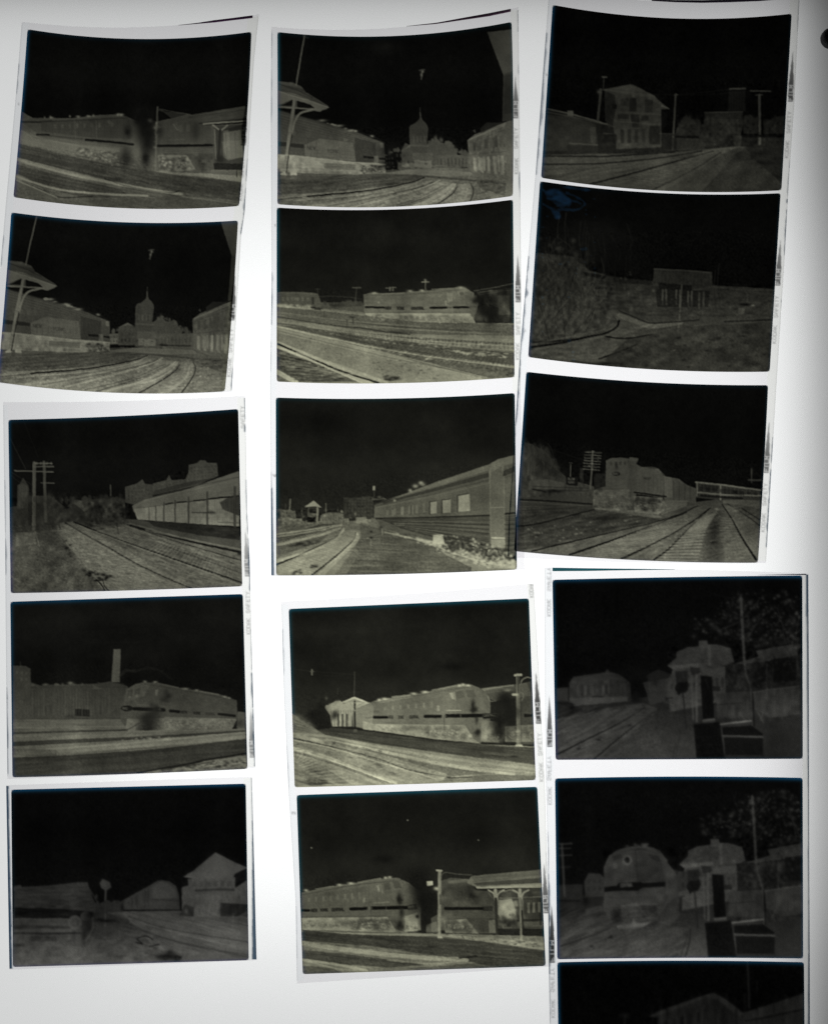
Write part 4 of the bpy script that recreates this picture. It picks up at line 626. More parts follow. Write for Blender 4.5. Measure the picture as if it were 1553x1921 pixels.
# ---- pictures N and O: line with crossing signal, crate and tree
def pic_crossing_base(f, rails):
    f.V(30, 52, 760, 1050, "-60,730 560,740 700,720 1480,700 1480,1130 -60,1130"); f.P(34, "1000,560 1480,500 1480,1130 1000,1130", .7)
    f.P(30, "580,620 640,590 740,620 840,640 840,830 700,830 600,760")
    # tree, leaves and pole
    f.S(150, 40, "790,340 900,290 1080,170 1300,150 1410,230 1410,480 1180,480 1050,420 900,430 800,410", 9, .75, .9, 14); f.S(60, 62, "790,330 930,290 1080,180 1300,170 1400,240 1400,440 1100,440 820,400", 6, .8, .8, 10)
    for q in ("1320,440 1300,330 1240,240", "1370,540 1330,400 1280,260", "1110,440 1180,330 1250,260", "1390,600 1380,420 1400,300", "960,380 1080,330 1180,220", "1160,700 1110,620 1060,560", "1340,420 1400,380"): f.C(46, 5, q, .7)
    f.L(74, 15, "1085,205 1105,560", .75); f.L(70, 10, "1105,560 1115,620 1140,700 1150,890", .6); f.L(70, 10, "1095,210 1070,230", .6)
    f.P(60, "1165,490 1380,450 1390,510 1230,545 1105,560 1050,560 1180,520", .8); f.P(32, "1190,430 1370,410 1375,445 1200,470", .5); f.N(6, 14, 14, "1000,420 1410,420 1410,700 1000,700"); f.P(10, "1260,530 1380,530 1380,650 1260,660", .7); f.P(16, "1005,570 1090,560 1100,660 1020,680", .6); f.P(14, "1140,590 1215,580 1215,690 1150,690", .6); f.L(54, 6, "1225,560 1225,700", .7); f.L(52, 6, "1390,440 1390,620", .5); f.S(50, 50, "1010,570 1250,560 1250,690 1020,690", 9, .5, 1)
    # house
    f.P(56, "690,570 740,525 740,495 800,470 860,465 860,435 905,435 910,455 955,455 1030,475 1050,550 990,570 870,580"); f.P(72, "690,570 870,555 880,575 860,580 720,590"); f.P(76, "905,455 925,455 925,570 910,570", .8); f.P(68, "860,435 905,433 905,470 860,475", .7); f.P(58, "720,590 860,580 1000,570 1005,700 990,760 700,820 690,680"); f.N(5, 16, 10, "690,470 1050,450 1010,760 690,820"); f.P(66, "870,590 1000,575 1000,620 880,620", .7); f.P(20, "735,600 800,595 800,680 740,700", .7); f.P(22, "935,680 975,680 975,705 935,705", .8); f.L(74, 12, "845,600 850,870", .7); f.L(72, 9, "820,640 830,860", .6); f.L(30, 6, "870,600 850,610", .7)
    f.P(60, "680,640 730,620 735,740 680,740", .7); f.P(20, "810,575 865,580 865,610 820,620", .6)
    # signal box and target
    f.P(9, "868,622 930,628 943,852 882,862"); f.B(14, 768, 688, 36, 30, .98, True); f.P(14, "735,690 800,650 808,680 750,730"); f.L(28, 8, "775,715 792,905"); f.P(72, "880,858 945,852 950,872 880,878"); f.L(24, 5, "670,745 720,743", .8); f.L(26, 8, "700,760 700,830", .7); f.B(60, 690, 765, 12, 8, .6)
    # fence and ground on the right
    f.P(46, "950,720 1130,705 1140,860 960,850", .8); f.L(22, 5, "945,780 1090,770", .8)
    for k in range(8): f.L(20, 4, f"{950+k*22},848 {985+k*22},870", .7)
    f.L(84, 9, "970,885 1140,865"); f.L(16, 11, "1148,710 1155,890", .9); f.C(66, 9, "1190,860 1220,780 1225,690", .5); f.C(60, 7, "1165,800 1210,880", .6); f.P(58, "1150,705 1400,680 1400,830 1240,850 1160,800", .7); f.L(74, 6, "1150,715 1250,695 1400,680", .6); f.N(5, 20, 30, "950,700 1410,680 1410,880 950,880")
    f.P(11, "832,885 970,868 990,1000 1000,1070 848,1070"); f.P(12, "985,900 1140,890 1205,935 1200,945 990,945"); f.P(13, "995,955 1205,958 1205,1050 1000,1050", .95); f.L(66, 7, "990,945 1205,953", .9); f.L(26, 5, "840,880 965,862", .8); f.V(34, 30, 880, 1080, "1205,880 1420,840 1420,1080 1205,1080", .8); f.P(14, "990,1050 1210,1050 1210,1085 990,1085", .4)
    f.B(22, 520, 735, 20, 20, .9) if rails else None

def pic_crossing(f):
    pic_crossing_base(f, True)
    f.P(50, "165,660 185,630 355,605 370,585 380,600 440,620 490,660 500,760 165,790"); f.L(66, 5, "180,655 360,612 430,615", .5); f.P(30, "380,640 490,660 500,760 380,760", .4); f.N(5, 12, 24, "165,640 490,650 490,760 165,780")
    for i, x in enumerate((200, 245, 290, 340, 405, 440, 470)): f.P(40 if x > 350 else 76, f"{x},680 {x+14},675 {x+14},725 {x},730", .5)
    f.P(50, "95,690 165,685 165,760 95,760"); f.L(16, 5, "160,680 162,755"); f.B(10, 180, 790, 16, 24, .9); f.L(16, 9, "95,770 190,775", .7); f.L(14, 5, "290,735 345,735"); f.P(74, "165,745 480,735 480,760 190,785", .5); f.B(14, 520, 745, 26, 24, .95); f.B(10, 625, 714, 45, 8, .9); f.B(18, 500, 620, 90, 40, .6); f.P(54, "560,660 680,640 680,760 600,780", .7); f.B(22, 625, 660, 20, 18, .7)
    f.P(62, "90,860 400,790 560,770 640,800 520,900 310,1075 95,1075", .6); f.N(6, 50, 8, "90,790 640,780 640,1075 90,1075", -24); f.C(14, 9, "100,1045 250,970 430,880 570,795", .95, 4); f.C(14, 8, "300,1070 430,960 560,860 650,800", .95, 4); f.L(26, 8, "520,810 570,795", .6); f.B(10, 320, 968, 14, 6); f.B(14, 215, 1015, 10, 5); f.B(12, 490, 890, 12, 5); f.C(22, 7, "735,1065 755,960 760,905", .8); f.C(16, 7, "720,1065 740,980", .7); f.V(34, 56, 800, 1070, "560,880 700,800 780,850 740,1070 350,1070", .5); f.C(72, 8, "540,890 420,990", .4)
    for y in (465, 490, 525, 590): f.L(58, 5, f"85,{y} 105,{y}", .6)
    f.N(2, 5, 5, "80,150 1420,150 1420,1080 80,1080")

def pic_crossing_train(f):
    f.aff = (1, 0, 62, 0, 1, -20); pic_crossing_base(f, False); f.aff = None
    f.P(46, "245,640 270,595 330,600 350,620 350,720 250,730"); f.P(34, "105,660 240,655 240,740 105,750"); f.L(70, 6, "110,440 180,438"); f.L(62, 5, "110,465 175,463"); f.L(62, 5, "110,502 180,500"); f.L(60, 5, "115,565 170,563", .7); f.L(66, 12, "125,440 140,720", .8); f.L(16, 10, "110,745 220,745", .9); f.B(12, 255, 745, 18, 26, .9); f.L(14, 5, "236,650 238,720", .7)
    f.P(44, "750,590 800,585 800,640 790,690 740,700 740,620")
    # locomotive front
    f.P(52, "350,680 350,560 380,500 440,470 500,455 560,453 620,465 665,500 700,550 740,600 745,720 690,760 640,840 400,880 350,800"); f.P(40, "500,470 560,465 640,490 660,540 680,640 540,640 510,560", .7); f.C(74, 7, "355,570 385,505 450,468 560,455 640,475 690,530", .6)
    f.B(72, 475, 527, 26, 28, 1, True); f.B(20, 475, 527, 14, 16, 1, True); f.B(86, 462, 535, 12, 12, .6); f.P(72, "400,545 422,540 420,570 402,575", .8); f.S(10, 62, "530,445 590,440 590,460 530,462", 8, .9, .8); f.B(66, 475, 452, 12, 6, .8); f.N(4, 30, 30, "350,460 740,460 740,860 350,860")
    f.P(10, "353,672 420,664 430,650 540,640 560,650 680,642 680,668 560,675 530,692 430,692 353,698"); f.T(74, 440, 656, 16, "CENTRAL", -4, 4, wide=.62); f.P(70, "440,655 455,640 535,636 545,645 460,652", .4)
    f.P(76, "440,770 530,755 535,775 455,785"); f.C(72, 7, "445,775 460,810 530,800", .7); f.P(84, "420,880 500,862 510,835 525,865 600,860 640,830 560,890 425,900", .8); f.B(62, 490, 790, 30, 22, .6); f.P(30, "550,770 630,770 640,830 560,840", .6); f.P(30, "385,800 440,790 450,860 390,870", .6); f.S(20, 70, "440,800 640,790 640,850 440,860", 10, .4); f.L(66, 5, "690,600 690,710", .6); f.P(60, "700,700 760,720 760,830 700,880 640,860", .5); f.P(24, "755,725 770,725 770,800 755,800", .8); f.L(64, 5, "360,720 680,710", .4); f.P(64, "360,730 500,740 470,770 330,790", .4)
    # ground
    f.P(50, "105,850 350,800 420,890 700,870 800,900 790,1060 110,1060", .4); f.N(6, 60, 9, "105,780 450,800 800,880 800,1060 110,1060", -22); f.C(22, 10, "120,990 260,940 380,895", .8); f.B(10, 390, 940, 12, 8); f.B(14, 285, 990, 10, 5); f.C(20, 7, "785,1055 810,960 815,900", .8); f.C(18, 6, "760,1055 800,930", .5); f.C(70, 30, "120,960 250,870 400,820", .35); f.P(58, "420,900 620,880 780,890 700,1000 300,1060", .35); f.P(60, "250,790 330,770 360,800 250,820", .6); f.N(2, 5, 5, "80,150 1420,150 1420,1080 80,1080")

# ---- picture P: gabled roof, cut off at the bottom
def pic_roof(f):
    f.P(32, "595,365 640,340 900,250 940,238 1000,270 1100,345 1430,240 1430,1100 640,1100 640,370"); f.P(46, "595,365 640,338 890,250 940,238 1000,272 1100,350 1080,370 960,275 900,265 650,360", .8); f.P(22, "900,300 960,270 1050,360 1050,1100 900,1100", .6)
    for x in (690, 800, 890, 950, 990, 1060): f.L(16, 16, f"{x},330 {x+5},900", .6)
    f.P(42, "1120,340 1430,240 1430,320 1150,370", .5); f.C(12, 9, "1110,390 1250,365 1430,325", .9); f.L(18, 5, "1175,320 1180,370", .8); f.L(18, 5, "1260,300 1262,350", .8); f.L(40, 8, "1122,80 1130,320", .8); f.L(22, 5, "1172,180 1172,230", .7); f.B(34, 460, 360, 24, 12, .7); f.L(30, 8, "462,360 466,700", .8)
    f.P(26, "120,600 640,560 640,1100 120,1100", .6); f.N(4, 16, 60, "600,240 1430,240 1430,1000 600,1000"); f.N(2, 6, 6, "100,60 1440,60 1440,1000 100,1000")
# ---- finer marks on each picture
def det_A(f):
    f.hv(44, 3, "250,640 740,620 740,745 250,712", 13, .35); f.win(84, "300,655 600,640 600,690 300,690", 7, 1, .35, .6, .35); f.hh(52, 3, "240,640 750,625 750,740 240,705", 5, .3)
    f.hh(96, 3, "130,690 480,765 480,850 110,770", 5, .3); f.gear(480, 825, 690, 875, 46, 104, 17); f.gear(935, 890, 1100, 895, 50, 110, 17); f.hv(48, 3, "960,650 1230,660 1230,770 960,770", 8, .35); f.hh(80, 3, "960,800 1240,800 1240,830 960,830", 3, .4)
    f.L(106, 4, "1010,660 1035,695", .6); f.win(80, "980,660 1120,650 1120,710 980,715", 3, 1, .5, .7, .4); f.rub(5, "110,770 1420,990 1400,1140 80,1090"); f.hh(40, 4, "120,790 900,945 900,1000 110,850", 4, .4); f.hh(92, 3, "100,870 1000,1060 700,1080 100,960", 4, .3)
    f.S(60, 30, "120,800 900,950 1300,1010 1200,1060 120,900", 5, .5, .4); f.P(104, "1300,700 1330,690 1340,780 1310,800", .35); f.hv(50, 4, "1300,720 1410,700 1415,850 1310,860", 4, .35); f.L(108, 4, "1240,668 1430,655", .7); f.L(26, 5, "1100,618 1430,575", .35); f.hh(74, 3, "1120,610 1430,560 1430,610 1150,640", 4, .35); f.jag(104, "240,622 740,605", 8, 8, 7); f.S(24, 96, "900,800 935,690 935,640 905,650", 8, .4); f.L(24, 6, "1380,930 1380,965", .8); f.B(24, 930, 700, 22, 40, .6); f.B(30, 1140, 700, 26, 60, .5); f.L(96, 7, "110,880 520,985 900,1055", .3); f.C(106, 7, "140,868 500,960 980,1062", .35)
    f.P(40, "100,820 300,860 620,930 620,950 300,890 100,850", .5)
    f.C(110, 14, "100,868 400,950 800,1030 1060,1068", .55); f.C(106, 10, "95,968 230,1010 400,1050 860,1078", .55); f.C(110, 8, "95,985 200,1030 330,1085", .5); f.C(34, 5, "100,850 400,925 700,985", .6); f.C(30, 4, "95,945 300,1000 520,1045", .5)
    f.L(100, 9, "130,700 240,745 480,790 690,815", .3); f.S(30, 112, "460,800 700,830 690,890 470,850", 6, .6, .8); f.S(30, 114, "930,850 1100,850 1110,920 935,925", 6, .6, .8); f.P(98, "1290,760 1410,750 1415,850 1320,862", .4)
def det_B(f):
    f.jag(58, "640,765 700,735 790,740", 16, 16, 11, .8); f.jag(58, "1045,735 1125,765", 20, 14, 11, .8); f.win(44, "640,770 690,765 690,820 640,820", 3, 2, .5, .5, .5); f.hh(50, 3, "800,600 890,605 888,640 795,640", 4, .4); f.P(76, "785,700 895,705 895,715 785,712", .5); f.S(30, 84, "640,800 1120,790 1120,850 640,850", 5, .5); f.S(24, 30, "640,800 1120,790 1120,850 640,850", 6, .5)
    f.C(112, 18, "620,1105 830,1040 970,975 1030,930", .45, 6); f.C(104, 16, "150,1060 480,1010 780,950 900,908", .4, 6); f.C(110, 14, "960,1108 1080,1020 1108,945", .4, 5); f.C(30, 4, "560,1100 820,1020 990,940", .6); f.C(28, 4, "250,1060 560,1005 800,950", .6); f.L(122, 7, "-40,752 120,762 440,800 640,815", .4)
    f.hv(50, 3, "200,680 460,690 460,780 200,770", 8, .3); f.hh(50, 3, "190,720 460,730 460,790 190,775", 3, .3); f.win(56, "1145,690 1335,630 1335,720 1145,742", 6, 1, .45, .8, .6); f.win(112, "1140,770 1335,760 1335,870 1140,850", 7, 1, .45, .9, .4); f.hh(60, 3, "1130,690 1345,600 1345,700 1130,740", 4, .3); f.L(104, 4, "1128,678 1345,590", .7)
    f.hv(46, 3, "800,600 890,605 885,690 795,690", 6, .35); f.win(88, "800,640 885,640 885,700 800,700", 4, 1, .4, .6, .3); f.jag(62, "885,700 940,665 1050,720", 14, 14, 10); f.win(50, "930,775 1120,770 1120,825 930,825", 9, 1, .45, .7, .6); f.win(44, "700,745 785,745 785,820 700,820", 4, 2, .5, .5, .6); f.hv(40, 4, "480,680 590,700 590,790 480,790", 5, .4); f.gear(505, 842, 632, 848, 34, 116, 14); f.hh(120, 3, "-40,765 480,805 480,860 -40,850", 4, .3)
    f.ties(104, 4, 7, "930,915 840,985 620,1110", "1035,930 960,1010 800,1115", 26, .45, 1); f.ties(104, 3, 7, "780,925 500,1000 120,1060", "900,910 640,1010 380,1075", 26, .35, 1); f.ties(100, 3, 7, "1060,930 1040,1000 930,1105", "1120,930 1120,1010 1050,1105", 22, .45, 1)
    f.C(118, 5, "620,1100 820,1040 960,970 1025,925", .7); f.C(118, 5, "380,1075 640,1010 860,945 945,905", .6); f.C(110, 5, "980,1108 1085,1020 1105,950", .55); f.C(116, 5, "100,1020 500,985 760,940 850,900", .45); f.C(24, 3, "480,1095 780,1020 960,940", .5); f.rub(7, "-60,900 1330,880 1330,1120 -60,1120"); f.hh(46, 3, "-40,880 620,880 800,900 -40,960", 4, .4); f.S(50, 122, "200,1010 1200,930 1200,1090 200,1080", 4, .6)
    f.hh(36, 3, "45,350 190,380 300,470 50,395", 5, .5); f.L(104, 4, "45,392 330,487", .6); f.jag(110, "260,560 480,625", 7, 6, 16); f.win(70, "60,600 440,660 440,690 60,650", 9, 1, .5, .6, .4); f.L(56, 3, "30,620 470,690", .5)
def det_C(f):
    f.hv(78, 3, "860,690 1390,640 1390,790 870,765", 36, .35); f.hh(70, 3, "860,650 1395,500 1395,610 860,680", 6, .35); f.hh(84, 3, "870,715 1395,680 1395,760 870,750", 3, .35); f.win(50, "740,580 880,560 880,640 740,650", 7, 4, .5, .5, .4); f.win(52, "1105,450 1265,440 1268,500 1105,530", 8, 4, .5, .5, .45); f.win(54, "900,560 1080,535 1080,570 900,610", 9, 2, .5, .5, .4)
    f.ties(92, 5, 9, "380,790 590,930 760,1190", "432,782 700,905 1110,1165", 40, .55, 1.3); f.ties(40, 3, 5, "380,790 590,930 760,1190", "432,782 700,905 1110,1165", 40, .4, 1.3); f.ties(90, 4, 8, "560,830 900,960 1400,1125", "740,800 1000,880 1410,1005", 44, .45, 1.3); f.ties(92, 4, 7, "330,800 440,950 560,1190", "380,790 590,930 760,1190", 30, .3, 1.3); f.rub(7, "60,790 400,780 760,790 1410,960 1410,1150 60,1190"); f.S(120, 30, "200,820 480,860 700,1180 120,1180", 4, .45); f.S(60, 104, "70,930 500,930 600,1180 70,1180", 5, .35); f.jag(52, "110,640 345,655 560,645 730,650", 26, 40, 16, .6); f.S(50, 74, "270,640 730,650 730,760 270,760", 9, .4, 1); f.S(40, 24, "420,660 760,670 760,770 420,770", 9, .5, 1)
    f.C(104, 5, "450,790 700,885 1030,1005 1410,1145", .5); f.C(104, 4, "395,795 640,945 880,1080 1060,1165", .45); f.hv(30, 3, "1285,660 1390,640 1390,730 1290,700", 9, .5); f.hv(84, 4, "110,560 160,560 165,690 110,700", 4, .35); f.L(96, 4, "192,440 190,800", .5); f.win(60, "100,845 205,845 205,905 100,908", 2, 1, .6, .6, .4); f.L(40, 3, "870,768 1395,806", .5)
def det_D(f):
    f.win(86, "85,480 170,490 165,560 85,560", 3, 2, .45, .5, .35); f.hv(56, 3, "190,605 540,600 700,600 190,755", 22, .3); f.hv(90, 3, "200,620 640,615 640,750 200,755", 26, .3); f.win(52, "190,690 430,690 430,740 190,745", 8, 1, .4, .8, .35); f.win(52, "540,690 690,690 690,750 540,755", 5, 1, .4, .8, .35); f.hh(66, 3, "90,790 690,785 720,840 90,845", 5, .4); f.jag(76, "190,578 560,570", 7, 12, 14); f.hv(84, 3, "655,380 700,380 696,555 650,555", 3, .4); f.hh(80, 3, "664,370 702,370 698,556 652,556", 14, .3)
    f.hv(60, 3, "800,590 1370,675 1370,720 800,690", 16, .3); f.hh(66, 3, "800,580 1370,668 1370,710 790,640", 5, .3); f.win(58, "950,610 1350,675 1350,700 950,645", 8, 1, .5, .7, .35); f.P(44, "745,610 775,600 770,640 745,645", .5); f.P(44, "785,600 820,590 815,630 785,635", .45); f.gear(960, 805, 1340, 805, 60, 118, 16); f.rub(6, "740,775 1380,775 1350,835 760,855"); f.hh(56, 3, "75,860 1430,838 1430,870 75,905", 6, .35); f.hh(108, 3, "300,945 1430,850 1430,890 300,975", 6, .35); f.hh(36, 3, "75,1000 1430,895 1430,970 75,1100", 8, .25); f.rub(4, "75,850 1435,835 1435,1110 75,1110"); f.S(60, 118, "820,1090 1435,1000 1435,1060 820,1095", 6, .5, .4); f.C(20, 10, "960,1062 1060,1048 1180,1020", .8); f.B(44, 700, 1060, 300, 30, .25); f.C(40, 8, "705,520 740,498 790,486", .5); f.C(34, 7, "790,500 860,470 900,490", .4)
def det_E(f):
    f.hv(60, 3, "1100,660 1365,655 1365,705 1100,710", 10, .35); f.hh(66, 3, "1090,640 1250,510 1380,560 1370,635", 7, .3); f.win(52, "1110,660 1360,655 1360,700 1110,705", 6, 1, .5, .7, .45); f.hh(62, 3, "1140,735 1280,735 1280,865 1140,865", 8, .3); f.win(40, "740,775 860,705 870,800 740,815", 6, 1, .4, .7, .5); f.hv(50, 3, "890,700 1030,700 1035,825 890,825", 8, .35); f.hh(54, 3, "85,700 500,690 520,810 85,815", 6, .4); f.L(72, 4, "85,745 500,735", .4); f.L(70, 4, "85,885 400,885", .5); f.hh(62, 3, "90,890 400,890 400,950 90,950", 4, .4)
    f.ties(74, 3, 7, "760,880 960,970 1300,1120", "820,870 1050,940 1450,1030", 30, .35, 1.2); f.rub(4, "600,860 1450,870 1450,1130 800,1150"); f.rub(4, "80,960 800,950 900,1150 80,1160"); f.S(40, 30, "560,900 760,900 1000,1100 600,1100", 5, .4); f.S(30, 72, "600,860 760,850 1200,1000 900,1000", 5, .3); f.B(74, 600, 680, 14, 16, .5); f.jag(46, "560,800 720,780", 14, 12, 14)
def det_G(f):
    f.hv(84, 3, "600,590 1180,565 1180,650 600,652", 22, .4); f.hh(92, 3, "595,592 1190,565 1190,600 595,610", 3, .4); f.win(92, "640,592 1040,575 1040,605 640,612", 10, 1, .55, .7, .45); f.B(90, 672, 630, 8, 8, .6, True); f.B(138, 672, 630, 5, 5, .6, True); f.B(90, 1080, 600, 8, 14, .5); f.L(140, 4, "1065,575 1068,630", .6); f.P(60, "1130,572 1150,568 1158,588 1136,592", .6); f.hh(96, 3, "590,672 1200,672 1200,690 590,690", 3, .45); f.gear(625, 714, 760, 726, 70, 150, 13); f.gear(950, 728, 1180, 732, 70, 150, 13); f.win(80, "780,700 940,705 940,735 780,732", 5, 1, .6, .7, .5)
    f.win(100, "110,590 280,590 280,635 110,632", 6, 1, .4, .5, .5); f.hh(60, 3, "95,580 325,588 335,640 95,640", 5, .35); f.rub(8, "90,640 350,650 600,700 600,720 90,670"); f.hh(56, 3, "95,690 900,790 1440,800 1440,850 95,740", 7, .45); f.hh(120, 3, "95,700 900,795 1440,815 1440,860 95,750", 5, .4)
    f.ties(124, 3, 6, "1440,860 800,815 260,770", "1440,900 800,850 300,795", 60, .45, 1); f.ties(40, 3, 5, "1440,870 800,825 260,778", "1440,900 800,850 300,795", 50, .4, 1); f.ties(52, 5, 9, "1445,960 1000,905 480,830", "1440,1040 900,960 440,850", 42, .4, 1); f.C(142, 4, "88,740 500,800 950,850 1445,880", .6); f.C(140, 4, "260,770 700,835 1100,880 1445,915", .6); f.C(40, 4, "300,790 700,850 1100,900 1445,935", .5); f.C(150, 6, "88,768 420,842 880,928 1445,1003", .6); f.C(144, 5, "420,850 900,965 1290,1062", .5)
    f.hh(34, 6, "90,915 330,985 420,1030 90,1010", 5, .5); f.hh(132, 5, "100,930 380,1000 500,1070 130,1040", 5, .4); f.hh(40, 6, "100,1000 330,1030 540,1085 200,1080", 5, .45); f.C(158, 8, "95,885 260,950 460,1040 580,1092", .6); f.rub(8, "88,680 600,700 1450,760 1450,1060 88,1090"); f.S(60, 150, "120,880 420,985 600,1080 560,1085 100,920", 5, .6, .5); f.jag(60, "340,640 580,628", 12, 14, 14); f.hh(96, 3, "1240,570 1440,545 1440,560 1250,590", 2, .5); f.hv(40, 4, "1330,580 1440,570 1440,740 1340,740", 8, .4)
def det_H(f):
    for k in range(14):
        y0 = 803 + k * 4.2; y1 = 788 + k * 15; f.L(40 if k % 2 else 92, 4, f"{690+k*16},{y0+k*1.5:.0f} 1300,{y1}", .55); f.L(42 if k % 2 else 90, 4, f"1388,{y1} 1450,{y1-3}", .5)
    f.L(112, 3, "655,738 1000,668 1300,598", .5); f.L(40, 3, "655,730 1000,655 1300,580", .6); f.hv(76, 3, "700,730 1290,620 1290,775 700,790", 12, .3); f.hh(100, 3, "720,725 950,675 950,690 720,735", 1, .4); f.win(112, "700,750 950,700 950,775 700,788", 6, 1, .3, .75, .5); f.P(150, "1130,672 1180,662 1182,700 1130,706", .5); f.P(70, "1000,640 1080,620 1080,630 1000,650", .4)
    f.rub(10, "980,890 1200,900 1450,990 1450,1090 1000,960"); f.gear(1040, 940, 1190, 975, 44, 150, 22); f.gear(1290, 995, 1420, 1010, 50, 140, 18); f.rub(9, "90,745 500,745 640,820 500,850 90,850"); f.win(60, "100,755 195,760 195,800 100,800", 5, 2, .5, .5, .5); f.hv(60, 3, "345,775 495,790 495,815 345,815", 10, .5); f.win(76, "475,690 640,690 640,790 475,790", 9, 5, .5, .5, .35); f.S(40, 130, "90,790 640,790 640,830 90,830", 6, .5)
    f.ties(140, 5, 9, "478,872 400,930 110,1065", "545,885 500,960 310,1120", 34, .45, 1); f.ties(60, 4, 6, "478,872 400,930 110,1065", "545,885 500,960 310,1120", 34, .35, 1); f.C(150, 6, "90,1050 280,985 420,915 474,868", .7); f.C(150, 6, "320,1124 450,1005 535,925 548,885", .7); f.C(136, 5, "90,905 300,872 465,838", .7); f.C(40, 4, "90,915 300,884 450,845", .6); f.hh(50, 4, "95,955 380,890 330,940 95,1010", 6, .4); f.ties(120, 3, 5, "440,840 300,880 90,935", "470,845 330,895 90,960", 30, .4, 1)
    f.hh(58, 3, "560,850 900,930 1150,1080 450,1110", 14, .3); f.rub(7, "90,840 700,850 1200,1080 1200,1120 90,1120"); f.C(152, 9, "705,878 850,912 1000,960 1200,1030 1450,1088", .5); f.S(50, 156, "760,885 1000,945 1300,1060 1300,1085 1000,990", 6, .6, .6); f.S(40, 60, "760,885 1000,945 1400,1060 1300,1085 1000,970", 6, .5, .6)
    f.S(60, 152, "985,890 1200,910 1440,1010 1440,1080 1060,985", 7, .7, .8); f.S(50, 40, "1040,905 1190,915 1200,1000 1060,985", 8, .8, 1); f.S(24, 46, "1220,990 1420,975 1430,1040 1230,1030", 8, .7, 1); f.P(156, "985,893 1035,892 1050,950 990,940", .6)
def det_I(f):
    f.hv(104, 3, "570,705 1060,625 1060,760 570,765", 24, .4); f.hh(92, 3, "700,705 940,665 940,715 700,740", 6, .45); f.win(160, "600,720 900,680 900,735 600,745", 7, 1, .3, .6, .3); f.hh(108, 3, "560,790 1150,785 1150,815 560,815", 4, .4); f.P(70, "1010,640 1050,630 1060,670 1015,680", .45); f.P(70, "1065,628 1110,630 1125,670 1075,668", .45); f.L(178, 4, "1000,640 1010,685", .5); f.gear(850, 862, 1060, 872, 80, 176, 17); f.gear(560, 838, 720, 846, 90, 176, 13); f.rub(8, "500,810 1060,825 1110,905 900,900 560,852"); f.gear(1170, 880, 1250, 888, 60, 160, 15); f.gear(1300, 870, 1440, 880, 60, 160, 18)
    f.hv(60, 4, "320,745 440,740 440,825 325,825", 9, .5); f.hh(150, 3, "395,690 520,698 540,702 390,700", 2, .6); f.jag(130, "290,730 375,690", 10, 8, 10); f.L(64, 3, "455,530 453,665", .8); f.S(40, 100, "115,755 250,840 250,880 115,880", 7, .5); f.hh(130, 3, "115,770 250,845 250,870 115,860", 5, .4)
    f.ties(150, 4, 9, "330,890 560,965 960,1100", "250,895 400,975 690,1140", 34, .4, 1.2); f.ties(70, 3, 6, "330,890 560,965 960,1100", "250,895 400,975 690,1140", 34, .35, 1.2); f.ties(156, 5, 10, "120,960 280,1030 480,1145", "120,1010 170,1060 280,1150", 14, .4, 1); f.C(186, 6, "120,905 330,950 620,1035 900,1118", .55); f.C(184, 7, "120,960 310,1015 520,1090 660,1140", .5); f.C(44, 4, "120,972 300,1024 470,1085 620,1142", .5); f.C(176, 5, "300,900 620,965 1000,1040 1450,1085", .5); f.C(60, 4, "330,915 640,985 1000,1060 1300,1100", .4); f.rub(9, "120,870 1450,1040 1450,1130 120,1155"); f.hh(44, 3, "300,865 1440,950 1440,1030 600,930", 7, .4); f.S(60, 170, "200,910 900,1040 900,1110 300,1040", 5, .5, .5); f.S(60, 60, "200,910 1200,1060 1200,1110 300,1040", 6, .45, .4)
    f.L(150, 5, "1345,560 1350,930", .5); f.L(60, 4, "1366,560 1370,930", .4); f.hh(150, 3, "1160,625 1330,600 1330,630 1180,650", 3, .4); f.hv(60, 4, "1380,600 1430,590 1440,750 1385,755", 5, .5)
